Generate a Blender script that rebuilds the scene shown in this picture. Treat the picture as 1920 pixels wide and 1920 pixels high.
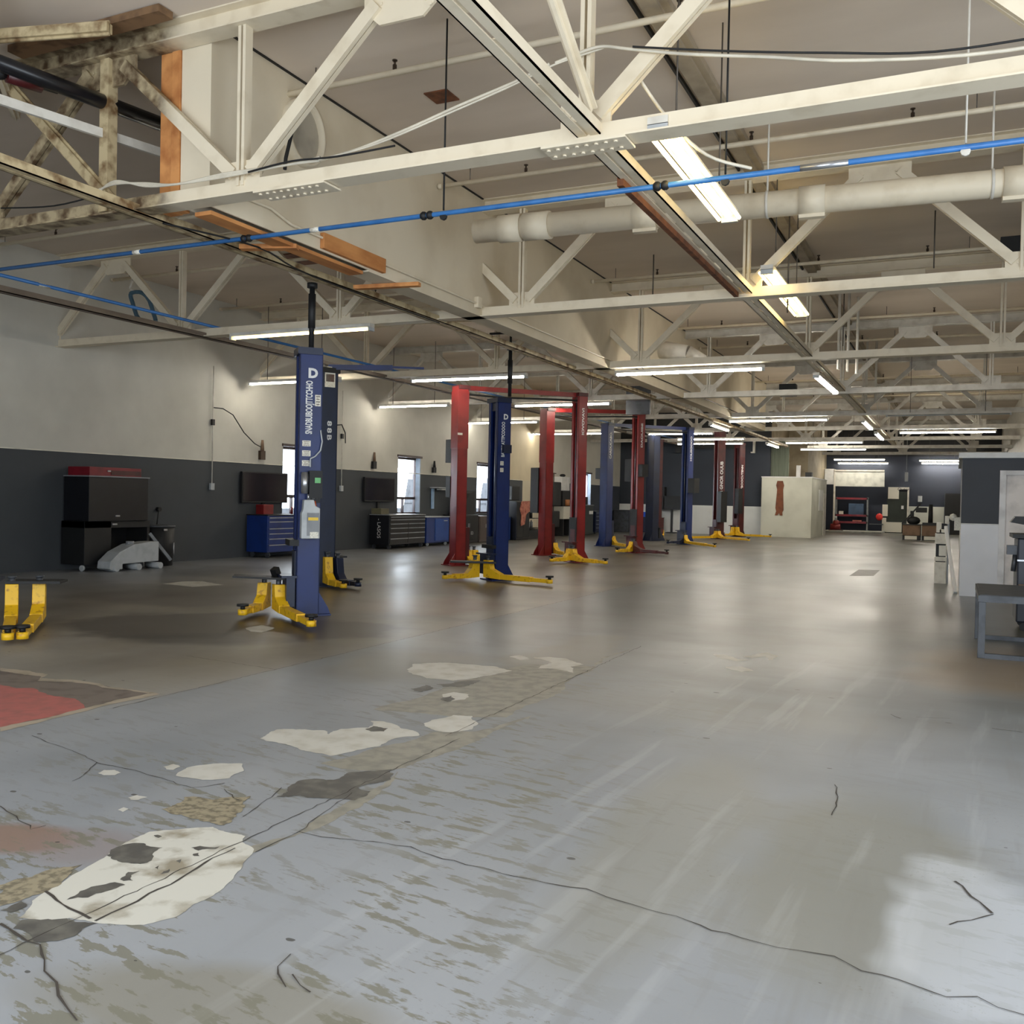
import bpy, math, random
from mathutils import Matrix, Vector
for o in list(bpy.data.objects): bpy.data.objects.remove(o)
SC = bpy.context.scene
COL = SC.collection
random.seed(7)
R = math.radians

# ---------------------------------------------------------------- camera
cam = bpy.data.cameras.new('camera'); co = bpy.data.objects.new('camera', cam); COL.objects.link(co)
cam.sensor_width = 36.0; cam.lens = 36.0 * 1766.35 / 1920.0; cam.clip_start = 0.05; cam.clip_end = 300
yaw, pit, rol = R(25.216), R(-0.819), R(1.1737)
_f = Vector((-math.sin(yaw)*math.cos(pit), math.cos(yaw)*math.cos(pit), math.sin(pit)))
_r0 = Vector((math.cos(yaw), math.sin(yaw), 0)); _u0 = _r0.cross(_f)
_r = math.cos(rol)*_r0 + math.sin(rol)*_u0; _u = -math.sin(rol)*_r0 + math.cos(rol)*_u0
m = Matrix((( _r.x, _u.x, -_f.x, 0), (_r.y, _u.y, -_f.y, 0), (_r.z, _u.z, -_f.z, 1.6), (0, 0, 0, 1)))
co.matrix_world = m
SC.camera = co

# ---------------------------------------------------------------- world, daylight, exposure
w = bpy.data.worlds.new('sky'); SC.world = w; w.use_nodes = True
bg = w.node_tree.nodes['Background']; bg.inputs[0].default_value = (0.80, 0.90, 1.0, 1); bg.inputs[1].default_value = 3.0
SC.view_settings.view_transform = 'Standard'; SC.view_settings.look = 'None'; SC.view_settings.gamma = 1.0
SC.view_settings.exposure = 0.10; SC.view_settings.use_curve_mapping = False
SC.cycles.max_bounces = 8; SC.cycles.diffuse_bounces = 5; SC.cycles.glossy_bounces = 4
SC.cycles.use_denoising = True; SC.cycles.sample_clamp_indirect = 6.0; SC.cycles.caustics_reflective = False; SC.cycles.caustics_refractive = False

def area(name, loc, d, sx, sy, power, color, spread=180):
    l = bpy.data.lights.new(name, 'AREA'); l.shape = 'RECTANGLE'; l.size = sx; l.size_y = sy; l.energy = power; l.color = color; l.spread = R(spread)
    o = bpy.data.objects.new(name, l); COL.objects.link(o); o.location = loc
    o.rotation_euler = Vector(d).to_track_quat('-Z', 'Y').to_euler(); return o
# daylight through the roller-door opening behind the camera and the one in the right wall
area('door_daylight', (-3.0, -3.6, 2.3), (0, 1, 0.2), 9.0, 4.2, 560, (0.86, 0.93, 1.0))
area('side_door_daylight', (4.6, 4.0, 2.2), (-1, 0.05, 0.0), 7.0, 4.0, 300, (0.86, 0.93, 1.0))
for _y, _p in ((20.6, 90), (26.3, 90), (31.8, 110), (42.6, 620)):
    area('window_daylight', (-16.45, _y, 2.0), (1, 0.2, -0.15), 1.3, 1.6, _p, (0.80, 0.90, 1.0))

# ---------------------------------------------------------------- materials
def lin(c): 
    return tuple(((v/255)/12.92 if v/255 <= 0.04045 else ((v/255+0.055)/1.055)**2.4) for v in c)
MATS = {}
def mat(name, c, rough=0.5, metal=0.0, c2=None, scale=3.0, lo=0.45, hi=0.7, detail=6, bump=0.0, stretch=None, emit=None):
    if name in MATS: return MATS[name]
    m = bpy.data.materials.new(name); m.use_nodes = True; nt = m.node_tree; N = nt.nodes; L = nt.links
    b = N['Principled BSDF']; b.inputs['Roughness'].default_value = rough; b.inputs['Metallic'].default_value = metal
    if emit:
        b.inputs['Base Color'].default_value = (*lin(c), 1); b.inputs['Emission Color'].default_value = (*lin(c), 1); b.inputs['Emission Strength'].default_value = emit
        MATS[name] = m; return m
    c2 = c2 or tuple(v*0.86 for v in c)
    tc = N.new('ShaderNodeNewGeometry'); mp = N.new('ShaderNodeMapping'); mp.inputs['Scale'].default_value = stretch or (1, 1, 1)
    nz = N.new('ShaderNodeTexNoise'); nz.inputs['Scale'].default_value = scale; nz.inputs['Detail'].default_value = detail
    mr = N.new('ShaderNodeMapRange'); mr.inputs[1].default_value = lo; mr.inputs[2].default_value = hi
    mx = N.new('ShaderNodeMix'); mx.data_type = 'RGBA'; mx.inputs[6].default_value = (*lin(c), 1); mx.inputs[7].default_value = (*lin(c2), 1)
    L.new(tc.outputs['Position'], mp.inputs[0]); L.new(mp.outputs[0], nz.inputs[0]); L.new(nz.outputs[0], mr.inputs[0]); L.new(mr.outputs[0], mx.inputs[0]); L.new(mx.outputs[2], b.inputs['Base Color'])
    if bump:
        bp = N.new('ShaderNodeBump'); bp.inputs['Strength'].default_value = bump; bp.inputs['Distance'].default_value = 0.01
        L.new(nz.outputs[0], bp.inputs['Height']); L.new(bp.outputs[0], b.inputs['Normal'])
    MATS[name] = m; return m

cream = mat('cream_paint', (226, 214, 190), 0.45, 0, (206, 192, 166), 4, 0.5, 0.8)
cream2 = mat('cream_paint_worn', (196, 178, 140), 0.55, 0, (112, 84, 52), 6, 0.45, 0.68)
def stained_near():
    m = cream.copy(); m.name = 'cream_paint_stained_end'; nt = m.node_tree; N = nt.nodes; L = nt.links; b = N['Principled BSDF']
    src = b.inputs['Base Color'].links[0].from_socket; g = N.new('ShaderNodeNewGeometry'); s = N.new('ShaderNodeSeparateXYZ'); L.new(g.outputs['Position'], s.inputs[0])
    r = N.new('ShaderNodeMapRange'); r.inputs[1].default_value = -6.95; r.inputs[2].default_value = -7.25; L.new(s.outputs[0], r.inputs[0])
    nz = N.new('ShaderNodeTexNoise'); nz.inputs['Scale'].default_value = 7; nz.inputs['Detail'].default_value = 8; L.new(g.outputs['Position'], nz.inputs[0])
    cr = N.new('ShaderNodeValToRGB'); cr.color_ramp.elements[0].position = .36; cr.color_ramp.elements[0].color = (*lin((84, 64, 44)), 1); cr.color_ramp.elements[1].position = .62; cr.color_ramp.elements[1].color = (*lin((176, 160, 128)), 1); L.new(nz.outputs[0], cr.inputs[0])
    mx = N.new('ShaderNodeMix'); mx.data_type = 'RGBA'; L.new(r.outputs[0], mx.inputs[0]); L.new(src, mx.inputs[6]); L.new(cr.outputs[0], mx.inputs[7]); L.new(mx.outputs[2], b.inputs['Base Color'])
    return m
creamn = stained_near()
graypaint = mat('pale_grey_paint', (216, 212, 202), 0.45, 0, (190, 184, 172), 4)
ceilm = mat('ceiling_board', (222, 208, 192), 0.8, 0, (202, 188, 172), 0.7, 0.4, 0.7, stretch=(0.35, 1, 1))
curtm = mat('drywall_cream', (222, 210, 186), 0.8, 0, (204, 190, 164), 0.9, 0.45, 0.75)
wood = mat('orange_wood', (210, 146, 86), 0.7, 0, (170, 106, 56), 5, 0.4, 0.7, stretch=(1, 0.3, 1))
rust = mat('brown_rust', (120, 72, 44), 0.8, 0, (80, 48, 30), 8)
black = mat('black_paint', (15, 16, 18), 0.6, 0, (11, 11, 12), 5)
blackg = mat('black_gloss', (20, 21, 26), 0.3, 0, (16, 16, 20), 5)
dgrey = mat('dark_grey_steel', (70, 73, 78), 0.45, 0.2, (50, 52, 56), 6)
mgrey = mat('grey_plastic', (132, 135, 138), 0.5, 0, (110, 112, 116), 5)
lgrey = mat('light_grey_plastic', (178, 182, 184), 0.45, 0, (160, 164, 166), 5)
white = mat('white_paint', (222, 222, 220), 0.5, 0, (206, 206, 204), 4)
whites = mat('white_sticker', (226, 222, 208), 0.5, 0, (196, 190, 176), 60, 0.5, 0.6)
print_ink = mat('grey_ink', (120, 112, 104), 0.6)
bluep = mat('lift_blue', (7, 34, 92), 0.45, 0, (5, 28, 78), 3)
blued = mat('lift_dark_blue', (18, 30, 58), 0.4, 0, (14, 24, 46), 3)
redp = mat('lift_red', (124, 28, 28), 0.35, 0, (104, 22, 24), 3)
redd = mat('lift_dark_red', (72, 20, 22), 0.4, 0, (54, 16, 18), 4)
yell = mat('arm_yellow', (232, 184, 30), 0.45, 0, (170, 120, 30), 14, 0.55, 0.7)
airblue = mat('pipe_blue', (58, 116, 178), 0.35, 0, (46, 100, 160), 6)
silver = mat('bare_metal', (190, 192, 196), 0.3, 0.8, (170, 172, 176), 10)
brass = mat('brass_head', (70, 56, 44), 0.5, 0.5)
toolblue = mat('toolbox_blue', (20, 50, 118), 0.35, 0, (16, 42, 100), 3)
drawerl = mat('drawer_trim', (176, 182, 190), 0.3, 0.7)
maroon = mat('maroon_paint', (122, 22, 36), 0.4, 0, (100, 16, 28), 4)
brownc = mat('brown_cardboard', (122, 98, 78), 0.8, 0, (98, 78, 62), 5)
orange = mat('orange_plastic', (206, 84, 30), 0.5)
green = mat('green_label', (110, 190, 120), 0.5)
screen = mat('tv_screen', (34, 32, 38), 0.12, 0, (30, 28, 34), 3)
beigew = mat('beige_wall', (176, 164, 140), 0.8, 0, (156, 144, 120), 2)
tubem = mat('tube_glow', (255, 248, 234), emit=76)
tubew = mat('tube_glow_warm', (255, 230, 158), emit=11)
steelg = mat('rod_steel', (96, 90, 84), 0.5, 0.5)
navy = mat('navy_wall_paint', (50, 56, 66), 0.6, 0, (42, 47, 56), 1.5)
wire = mat('white_cable', (214, 206, 188), 0.5)
skyhouse = mat('house_siding', (200, 204, 214), 0.8)
leaf = mat('foliage', (150, 176, 96), 0.8, 0, (110, 150, 70), 4)

# ---------------------------------------------------------------- mesh builder
class MB:
    def __init__(s): s.v = []; s.f = []; s.sm = []
    def add(s, vs, fs, smooth=False):
        n = len(s.v); s.v += [Vector(v) for v in vs]; s.f += [tuple(i+n for i in f) for f in fs]
        s.sm += ([smooth]*len(fs) if isinstance(smooth, bool) else list(smooth)); return s
    def box(s, x0, y0, z0, x1, y1, z1):
        x0, x1 = min(x0, x1), max(x0, x1); y0, y1 = min(y0, y1), max(y0, y1); z0, z1 = min(z0, z1), max(z0, z1)
        return s.add([(x0,y0,z0),(x1,y0,z0),(x1,y1,z0),(x0,y1,z0),(x0,y0,z1),(x1,y0,z1),(x1,y1,z1),(x0,y1,z1)],
                     [(3,2,1,0),(4,5,6,7),(0,1,5,4),(1,2,6,5),(2,3,7,6),(3,0,4,7)])
    def beam(s, p, q, w, h, up=(0,0,1), w2=None, h2=None):
        p, q = Vector(p), Vector(q); d = (q-p).normalized(); u = Vector(up)
        if abs(d.dot(u)) > 0.98: u = Vector((0,1,0))
        sd = d.cross(u).normalized(); u = sd.cross(d).normalized(); w2 = w2 or w; h2 = h2 or h
        vs = []
        for c, ww, hh in ((p, w, h), (q, w2, h2)):
            for a, b in ((-1,-1),(1,-1),(1,1),(-1,1)): vs.append(c + sd*a*ww/2 + u*b*hh/2)
        return s.add(vs, [(0,1,2,3),(7,6,5,4),(0,4,5,1),(1,5,6,2),(2,6,7,3),(3,7,4,0)])
    def cyl(s, p, q, r, n=12, r2=None, caps=True):
        p, q = Vector(p), Vector(q); d = (q-p).normalized(); u = Vector((0,0,1)) if abs(d.z) < 0.9 else Vector((1,0,0))
        a = d.cross(u).normalized(); b = d.cross(a); r2 = r if r2 is None else r2; vs = []
        for c, rr in ((p, r), (q, r2)):
            for i in range(n): t = 2*math.pi*i/n; vs.append(c + (a*math.cos(t)+b*math.sin(t))*rr)
        fs = [(i, (i+1) % n, (i+1) % n+n, i+n) for i in range(n)]; sm = [True]*n
        if caps: fs += [tuple(range(n-1,-1,-1)), tuple(range(n, 2*n))]; sm += [False, False]
        return s.add(vs, fs, sm)
    def tube(s, pts, r, n=8):
        pts = [Vector(p) for p in pts]
        for i in range(len(pts)-1): s.cyl(pts[i], pts[i+1], r, n, caps=False)
        return s
    def prism(s, poly, d):              # poly: 3-D points in one plane, extruded by vector d
        n = len(poly); d = Vector(d); a = [Vector(p) for p in poly]; b = [p+d for p in a]
        return s.add(a+b, [tuple(range(n-1,-1,-1)), tuple(range(n, 2*n))] + [(i, (i+1) % n, (i+1) % n+n, i+n) for i in range(n)])
    def sphere(s, c, r, n=10, sc=(1,1,1)):
        c = Vector(c); vs = []; fs = []; k = n//2
        for i in range(k+1):
            for j in range(n):
                t, u = math.pi*i/k, 2*math.pi*j/n
                vs.append(c + Vector((r*sc[0]*math.sin(t)*math.cos(u), r*sc[1]*math.sin(t)*math.sin(u), r*sc[2]*math.cos(t))))
        for i in range(k):
            for j in range(n): fs.append((i*n+j, (i+1)*n+j, (i+1)*n+(j+1) % n, i*n+(j+1) % n))
        return s.add(vs, fs, True)
    def xf(s, M): s.v = [M @ v for v in s.v]; return s
WM = {}
def thing(name, label, cat, loc=(0,0,0), group=None):
    o = bpy.data.objects.new(name, None); COL.objects.link(o); o.location = loc; o.empty_display_size = 0.1
    o['label'] = label; o['category'] = cat
    if group: o['group'] = group
    WM[o.name] = Vector(loc); return o
def mesh(name, mb, mt, off=Vector((0,0,0))):
    me = bpy.data.meshes.new(name); me.from_pydata([tuple(v-off) for v in mb.v], [], mb.f)
    for i, p in enumerate(me.polygons): p.use_smooth = mb.sm[i]
    for x in (mt if isinstance(mt, (list, tuple)) else [mt]): me.materials.append(x)
    me.update(); return me
def part(name, mb, mt, parent, label=None, bevel=0, kind=None):
    off = WM[parent.name]
    o = bpy.data.objects.new(name, mesh(name, mb, mt, off)); COL.objects.link(o); o.parent = parent; WM[o.name] = off
    if label: o['label'] = label
    if kind: o['kind'] = kind
    if bevel:
        b = o.modifiers.new('bevel', 'BEVEL'); b.width = bevel; b.segments = 2; b.limit_method = 'ANGLE'
    return o
def solo(name, mb, mt, label, cat, group=None, bevel=0, kind=None):
    c = sum(mb.v, Vector())/len(mb.v); c.z = min(v.z for v in mb.v)
    o = bpy.data.objects.new(name, mesh(name, mb, mt, c)); COL.objects.link(o); o.location = c; WM[o.name] = c
    o['label'] = label; o['category'] = cat
    if group: o['group'] = group
    if kind: o['kind'] = kind
    if bevel:
        b = o.modifiers.new('bevel', 'BEVEL'); b.width = bevel; b.segments = 2; b.limit_method = 'ANGLE'
    return o
def struct(name, mb, mt):
    o = bpy.data.objects.new(name, mesh(name, mb, mt)); COL.objects.link(o); o['kind'] = 'structure'; WM[o.name] = Vector(); return o
def text(s, size, origin, xdir, ydir, mt, parent, name='lettering', depth=0.002, bold=0.0, length=None):
    cu = bpy.data.curves.new('t', 'FONT'); cu.body = s; cu.size = size; cu.extrude = depth; cu.offset = bold; cu.resolution_u = 3
    cu.align_x = 'CENTER'; cu.align_y = 'CENTER'
    t = bpy.data.objects.new('t', cu); COL.objects.link(t); bpy.context.view_layer.update()
    me = bpy.data.meshes.new_from_object(t.evaluated_get(bpy.context.evaluated_depsgraph_get()))
    bpy.data.objects.remove(t); x = Vector(xdir).normalized(); y = Vector(ydir).normalized(); z = x.cross(y)
    M = Matrix(((x.x, y.x, z.x, origin[0]), (x.y, y.y, z.y, origin[1]), (x.z, y.z, z.z, origin[2]), (0,0,0,1)))
    if length:
        xs = [v.co.x for v in me.vertices]; me.transform(Matrix.Diagonal((length/(max(xs)-min(xs)), 1, 1, 1)))
    me.transform(Matrix.Translation(-WM[parent.name]) @ M); me.materials.clear(); me.materials.append(mt); me.name = name
    o = bpy.data.objects.new(name, me); COL.objects.link(o); o.parent = parent; WM[o.name] = WM[parent.name]; return o

# ---------------------------------------------------------------- floor material
def floor_material():
    m = bpy.data.materials.new('coated_concrete'); m.use_nodes = True; nt = m.node_tree; N = nt.nodes; L = nt.links
    b = N['Principled BSDF']; pos = N.new('ShaderNodeNewGeometry').outputs['Position']
    def noise(scale, detail=5, stretch=(1,1,1), rot=0, rough=0.55, vec=None):
        mp = N.new('ShaderNodeMapping'); mp.inputs['Scale'].default_value = stretch
        src = vec or pos
        if rot:
            m0 = N.new('ShaderNodeMapping'); m0.inputs['Rotation'].default_value = (0,0,rot); L.new(src, m0.inputs[0]); src = m0.outputs[0]
        L.new(src, mp.inputs[0]); n = N.new('ShaderNodeTexNoise'); n.inputs['Scale'].default_value = scale; n.inputs['Detail'].default_value = detail; n.inputs['Roughness'].default_value = rough
        L.new(mp.outputs[0], n.inputs[0]); return n.outputs[0]
    def rng(v, lo, hi, a=0.0, c=1.0):
        r = N.new('ShaderNodeMapRange'); r.inputs[1].default_value = lo; r.inputs[2].default_value = hi; r.inputs[3].default_value = a; r.inputs[4].default_value = c
        L.new(v, r.inputs[0]); return r.outputs[0]
    def math_(op, a, c=None):
        n = N.new('ShaderNodeMath'); n.operation = op
        for i, v in enumerate((a, c)):
            if v is None: continue
            if isinstance(v, (int, float)): n.inputs[i].default_value = v
            else: L.new(v, n.inputs[i])
        return n.outputs[0]
    def mix(f, a, c):
        n = N.new('ShaderNodeMix'); n.data_type = 'RGBA'
        if isinstance(f, (int, float)): n.inputs[0].default_value = f
        else: L.new(f, n.inputs[0])
        for i, v in ((6, a), (7, c)):
            if isinstance(v, tuple): n.inputs[i].default_value = (*lin(v), 1)
            else: L.new(v, n.inputs[i])
        return n.outputs[2]
    sx = N.new('ShaderNodeSeparateXYZ'); L.new(pos, sx.inputs[0]); X, Y = sx.outputs[0], sx.outputs[1]
    wob = noise(0.9, 3); wob2 = noise(3.5, 5)
    def blob(cx, cy, rx, ry, rot, soft=0.35, wobble=0.7, w=None):
        dx = math_('SUBTRACT', X, cx); dy = math_('SUBTRACT', Y, cy); c, s = math.cos(rot), math.sin(rot)
        u = math_('DIVIDE', math_('ADD', math_('MULTIPLY', dx, c), math_('MULTIPLY', dy, s)), rx)
        v = math_('DIVIDE', math_('SUBTRACT', math_('MULTIPLY', dy, c), math_('MULTIPLY', dx, s)), ry)
        r = math_('SQRT', math_('ADD', math_('MULTIPLY', u, u), math_('MULTIPLY', v, v)))
        r = math_('ADD', r, math_('MULTIPLY', math_('SUBTRACT', w or wob, 0.5), wobble*2))
        return rng(r, 1.0+soft/2, 1.0-soft/2)
    # coated and bare zones; darkening with distance also paints in weaker light
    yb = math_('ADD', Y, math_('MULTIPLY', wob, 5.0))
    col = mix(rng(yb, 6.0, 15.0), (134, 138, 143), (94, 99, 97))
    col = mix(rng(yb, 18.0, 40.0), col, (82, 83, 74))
    left = rng(math_('ADD', X, math_('MULTIPLY', math_('SUBTRACT', wob2, 0.5), 0.10)), -5.60, -5.52, 1, 0)
    lcol = mix(rng(noise(0.6, 5, (1, 0.6, 1)), 0.38, 0.62), (130, 121, 102), (100, 88, 70))
    lcol = mix(rng(Y, 4.0, 7.0), (158, 156, 148), lcol)
    lcol = mix(rng(X, -11.0, -14.5), lcol, (138, 142, 148))
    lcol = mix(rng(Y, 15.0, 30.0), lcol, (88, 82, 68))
    col = mix(math_('MULTIPLY', left, rng(Y, 4.4, 5.6)), col, lcol)
    tone = rng(noise(0.45, 3, (1.3, 0.6, 1)), 0.3, 0.7)
    col = mix(math_('MULTIPLY', tone, rng(Y, 4, 14, 0.30, 0.12)), col, (206, 208, 212))
    col = mix(math_('MULTIPLY', rng(noise(0.28, 4, (1.0, 1.6, 1)), 0.38, 0.66), rng(Y, 6, 12, 0.1, 0.45)), col, (74, 74, 66))
    col = mix(math_('MULTIPLY', rng(noise(0.9, 5, (0.8, 1.8, 1)), 0.46, 0.68), rng(Y, 5, 9, 0.05, 0.35)), col, (84, 80, 70))
    for args, c, a in FLOOR_BLOBS:
        col = mix(math_('MULTIPLY', blob(*args), a), col, c)
    # worn streaks and speckles through the pale coat
    near = rng(Y, 9.5, 4.5)
    st = rng(noise(7.0, 6, (0.55, 1.9, 1), 0.16, 0.64), 0.53, 0.575)
    band = rng(math_('ABSOLUTE', math_('ADD', X, math_('ADD', 2.6, math_('MULTIPLY', wob, 0.8)))), 1.9, 0.3)
    reg = math_('MULTIPLY', math_('MULTIPLY', near, rng(noise(0.8, 3), 0.40, 0.56)), math_('ADD', math_('ADD', 0.18, math_('MULTIPLY', rng(Y, 3.4, 2.2), rng(X, -0.9, -1.6))), band))
    col = mix(math_('MINIMUM', math_('MULTIPLY', math_('MULTIPLY', st, reg), 1.2), 0.85), col, (118, 116, 102))
    grit = rng(noise(38.0, 3, (1,1,1), 0, 0.7), 0.60, 0.66)
    col = mix(math_('MULTIPLY', math_('MULTIPLY', grit, rng(noise(1.4, 4), 0.5, 0.64)), math_('MULTIPLY', rng(Y, 8, 4), 0.55)), col, (112, 108, 94))
    # tyre drags running away from the camera
    tr = rng(noise(3.0, 4, (2.2, 0.16, 1), 0.06), 0.56, 0.66)
    col = mix(math_('MULTIPLY', math_('MULTIPLY', tr, rng(X, -2.6, -1.8)), math_('MULTIPLY', rng(Y, 12, 8), 0.11)), col, (214, 216, 218))
    tr2 = rng(noise(2.4, 4, (2.6, 0.2, 1), 0.02), 0.57, 0.65)
    col = mix(math_('MULTIPLY', math_('MULTIPLY', tr2, rng(X, -2.6, -1.8)), math_('MULTIPLY', rng(Y, 16, 8), 0.22)), col, (120, 118, 112))
    # small dark pits
    vo = N.new('ShaderNodeTexVoronoi'); vo.inputs['Scale'].default_value = 4.2; vo.inputs['Randomness'].default_value = 1.0
    mp = N.new('ShaderNodeMapping'); mp.inputs['Scale'].default_value = (0.8, 1.25, 1); L.new(pos, mp.inputs[0]); L.new(mp.outputs[0], vo.inputs[0])
    sc_ = N.new('ShaderNodeSeparateColor'); L.new(vo.outputs['Color'], sc_.inputs[0])
    rad = rng(sc_.outputs[0], 0.45, 1.0, 0.0, 0.085)
    pit_ = math_('LESS_THAN', math_('ADD', vo.outputs['Distance'], math_('MULTIPLY', math_('SUBTRACT', noise(30, 2), 0.5), 0.05)), rad)
    col = mix(math_('MULTIPLY', math_('MULTIPLY', pit_, rng(Y, 11, 8)), 0.85), col, (70, 68, 64))
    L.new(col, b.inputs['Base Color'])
    ro = rng(noise(0.5, 1, (1.4, 0.6, 1)), 0.25, 0.75, 0.31, 0.42)
    ro = math_('ADD', ro, math_('MULTIPLY', near, 0.16))
    ro = math_('SUBTRACT', ro, math_('MULTIPLY', rng(Y, 7, 13), 0.022)); L.new(ro, b.inputs['Roughness']); b.inputs['Specular IOR Level'].default_value = 0.5
    return m
FLOOR_BLOBS = [
    # (cx, cy, rx, ry, rot, softness, wobble), colour, amount
    ((-8.0, 8.75, 1.9, 1.15, 0.45, 0.22, 0.75), (70, 62, 54), 0.85),
    ((-7.3, 7.9, 0.9, 0.45, 0.6, 0.5, 0.5), (52, 46, 42), 0.8),
    ((-10.6, 10.6, 1.6, 0.9, 0.2, 0.4, 0.7), (92, 84, 74), 0.6),
    ((-8.0, 14.2, 1.8, 1.0, 0.3, 0.6, 0.6), (74, 64, 52), 0.55),
    ((-6.9, 12.0, 1.0, 1.2, 0.0, 0.6, 0.5), (118, 88, 58), 0.6),
    ((-9.4, 20.5, 2.0, 1.0, 0.3, 0.6, 0.5), (70, 62, 50), 0.5),
    ((-9.2, 26.0, 2.2, 1.2, 0.3, 0.6, 0.5), (70, 62, 50), 0.5),
    ((-9.5, 33.0, 2.4, 1.4, 0.3, 0.6, 0.5), (70, 62, 50), 0.45),
    ((-3.86, 2.92, 0.30, 0.17, 0.2, 0.4, 0.5), (136, 108, 90), 0.8),
    ((-3.5, 3.0, 0.25, 0.2, 0.2, 0.7, 0.6), (138, 122, 118), 0.5),
    ((-1.2, 4.4, 0.34, 1.5, 0.03, 0.5, 0.5), (132, 130, 118), 0.55),
    ((-0.35, 4.4, 0.5, 1.1, 0.0, 0.5, 0.5), (126, 124, 112), 0.65),
    ((0.12, 3.9, 0.35, 0.7, 0.1, 0.25, 0.9), (200, 204, 210), 0.5),
    ((-1.7, 7.2, 1.6, 0.5, 0.1, 0.7, 0.6), (124, 122, 112), 0.3),
    ((-4.6, 7.6, 0.7, 0.8, 0.4, 0.5, 0.9), (122, 118, 104), 0.6),
    ((-3.6, 8.9, 0.4, 1.4, 0.0, 0.4, 0.9), (120, 116, 100), 0.65),
    ((0.5, 10.6, 0.8, 1.6, 0.0, 0.5, 0.5), (136, 116, 88), 0.6),
    ((-2.1, 2.2, 0.7, 0.25, 0.2, 0.5, 0.9), (128, 122, 104), 0.6),
    ((-1.2, 16.0, 1.6, 2.4, 0.0, 0.7, 0.3), (98, 92, 82), 0.4),
]

# ================================================================ the setting
def paint_split(name, segs, rough=0.75):
    """wall paint: base colour plus rectangles (axis, a0, a1, z0, z1, colour) painted on the wall"""
    m = bpy.data.materials.new(name); m.use_nodes = True; nt = m.node_tree; N = nt.nodes; L = nt.links
    b = N['Principled BSDF']; b.inputs['Roughness'].default_value = rough
    g = N.new('ShaderNodeNewGeometry').outputs['Position']; s = N.new('ShaderNodeSeparateXYZ'); L.new(g, s.inputs[0])
    nz = N.new('ShaderNodeTexNoise'); nz.inputs['Scale'].default_value = 0.9; nz.inputs['Detail'].default_value = 6; L.new(g, nz.inputs[0])
    mr = N.new('ShaderNodeMapRange'); mr.inputs[1].default_value = 0.35; mr.inputs[2].default_value = 0.7; mr.inputs[3].default_value = 1.0; mr.inputs[4].default_value = 0.84; L.new(nz.outputs[0], mr.inputs[0])
    cur = None
    for seg in segs:
        ax, a0, a1, z0, z1, c = seg
        def ge(sock, v, op):
            n = N.new('ShaderNodeMath'); n.operation = op; L.new(sock, n.inputs[0]); n.inputs[1].default_value = v; return n.outputs[0]
        fs = [ge(s.outputs[ax], a0, 'GREATER_THAN'), ge(s.outputs[ax], a1, 'LESS_THAN'), ge(s.outputs[2], z0, 'GREATER_THAN'), ge(s.outputs[2], z1, 'LESS_THAN')]
        f = fs[0]
        for q in fs[1:]:
            n = N.new('ShaderNodeMath'); n.operation = 'MULTIPLY'; L.new(f, n.inputs[0]); L.new(q, n.inputs[1]); f = n.outputs[0]
        mx = N.new('ShaderNodeMix'); mx.data_type = 'RGBA'; L.new(f, mx.inputs[0]); mx.inputs[7].default_value = (*lin(c), 1)
        if cur is None: mx.inputs[6].default_value = (0.5, 0.5, 0.5, 1)
        else: L.new(cur, mx.inputs[6])
        cur = mx.outputs[2]
    vm = N.new('ShaderNodeVectorMath'); vm.operation = 'SCALE'; L.new(cur, vm.inputs[0]); L.new(mr.outputs[0], vm.inputs['Scale']); L.new(vm.outputs[0], b.inputs['Base Color'])
    return m
CH = 6.2
BIG = 999
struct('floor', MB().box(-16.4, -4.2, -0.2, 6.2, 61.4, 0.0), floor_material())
struct('ceiling', MB().box(-16.4, -4.2, CH, 6.2, 61.4, CH+0.2), ceilm)
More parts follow.
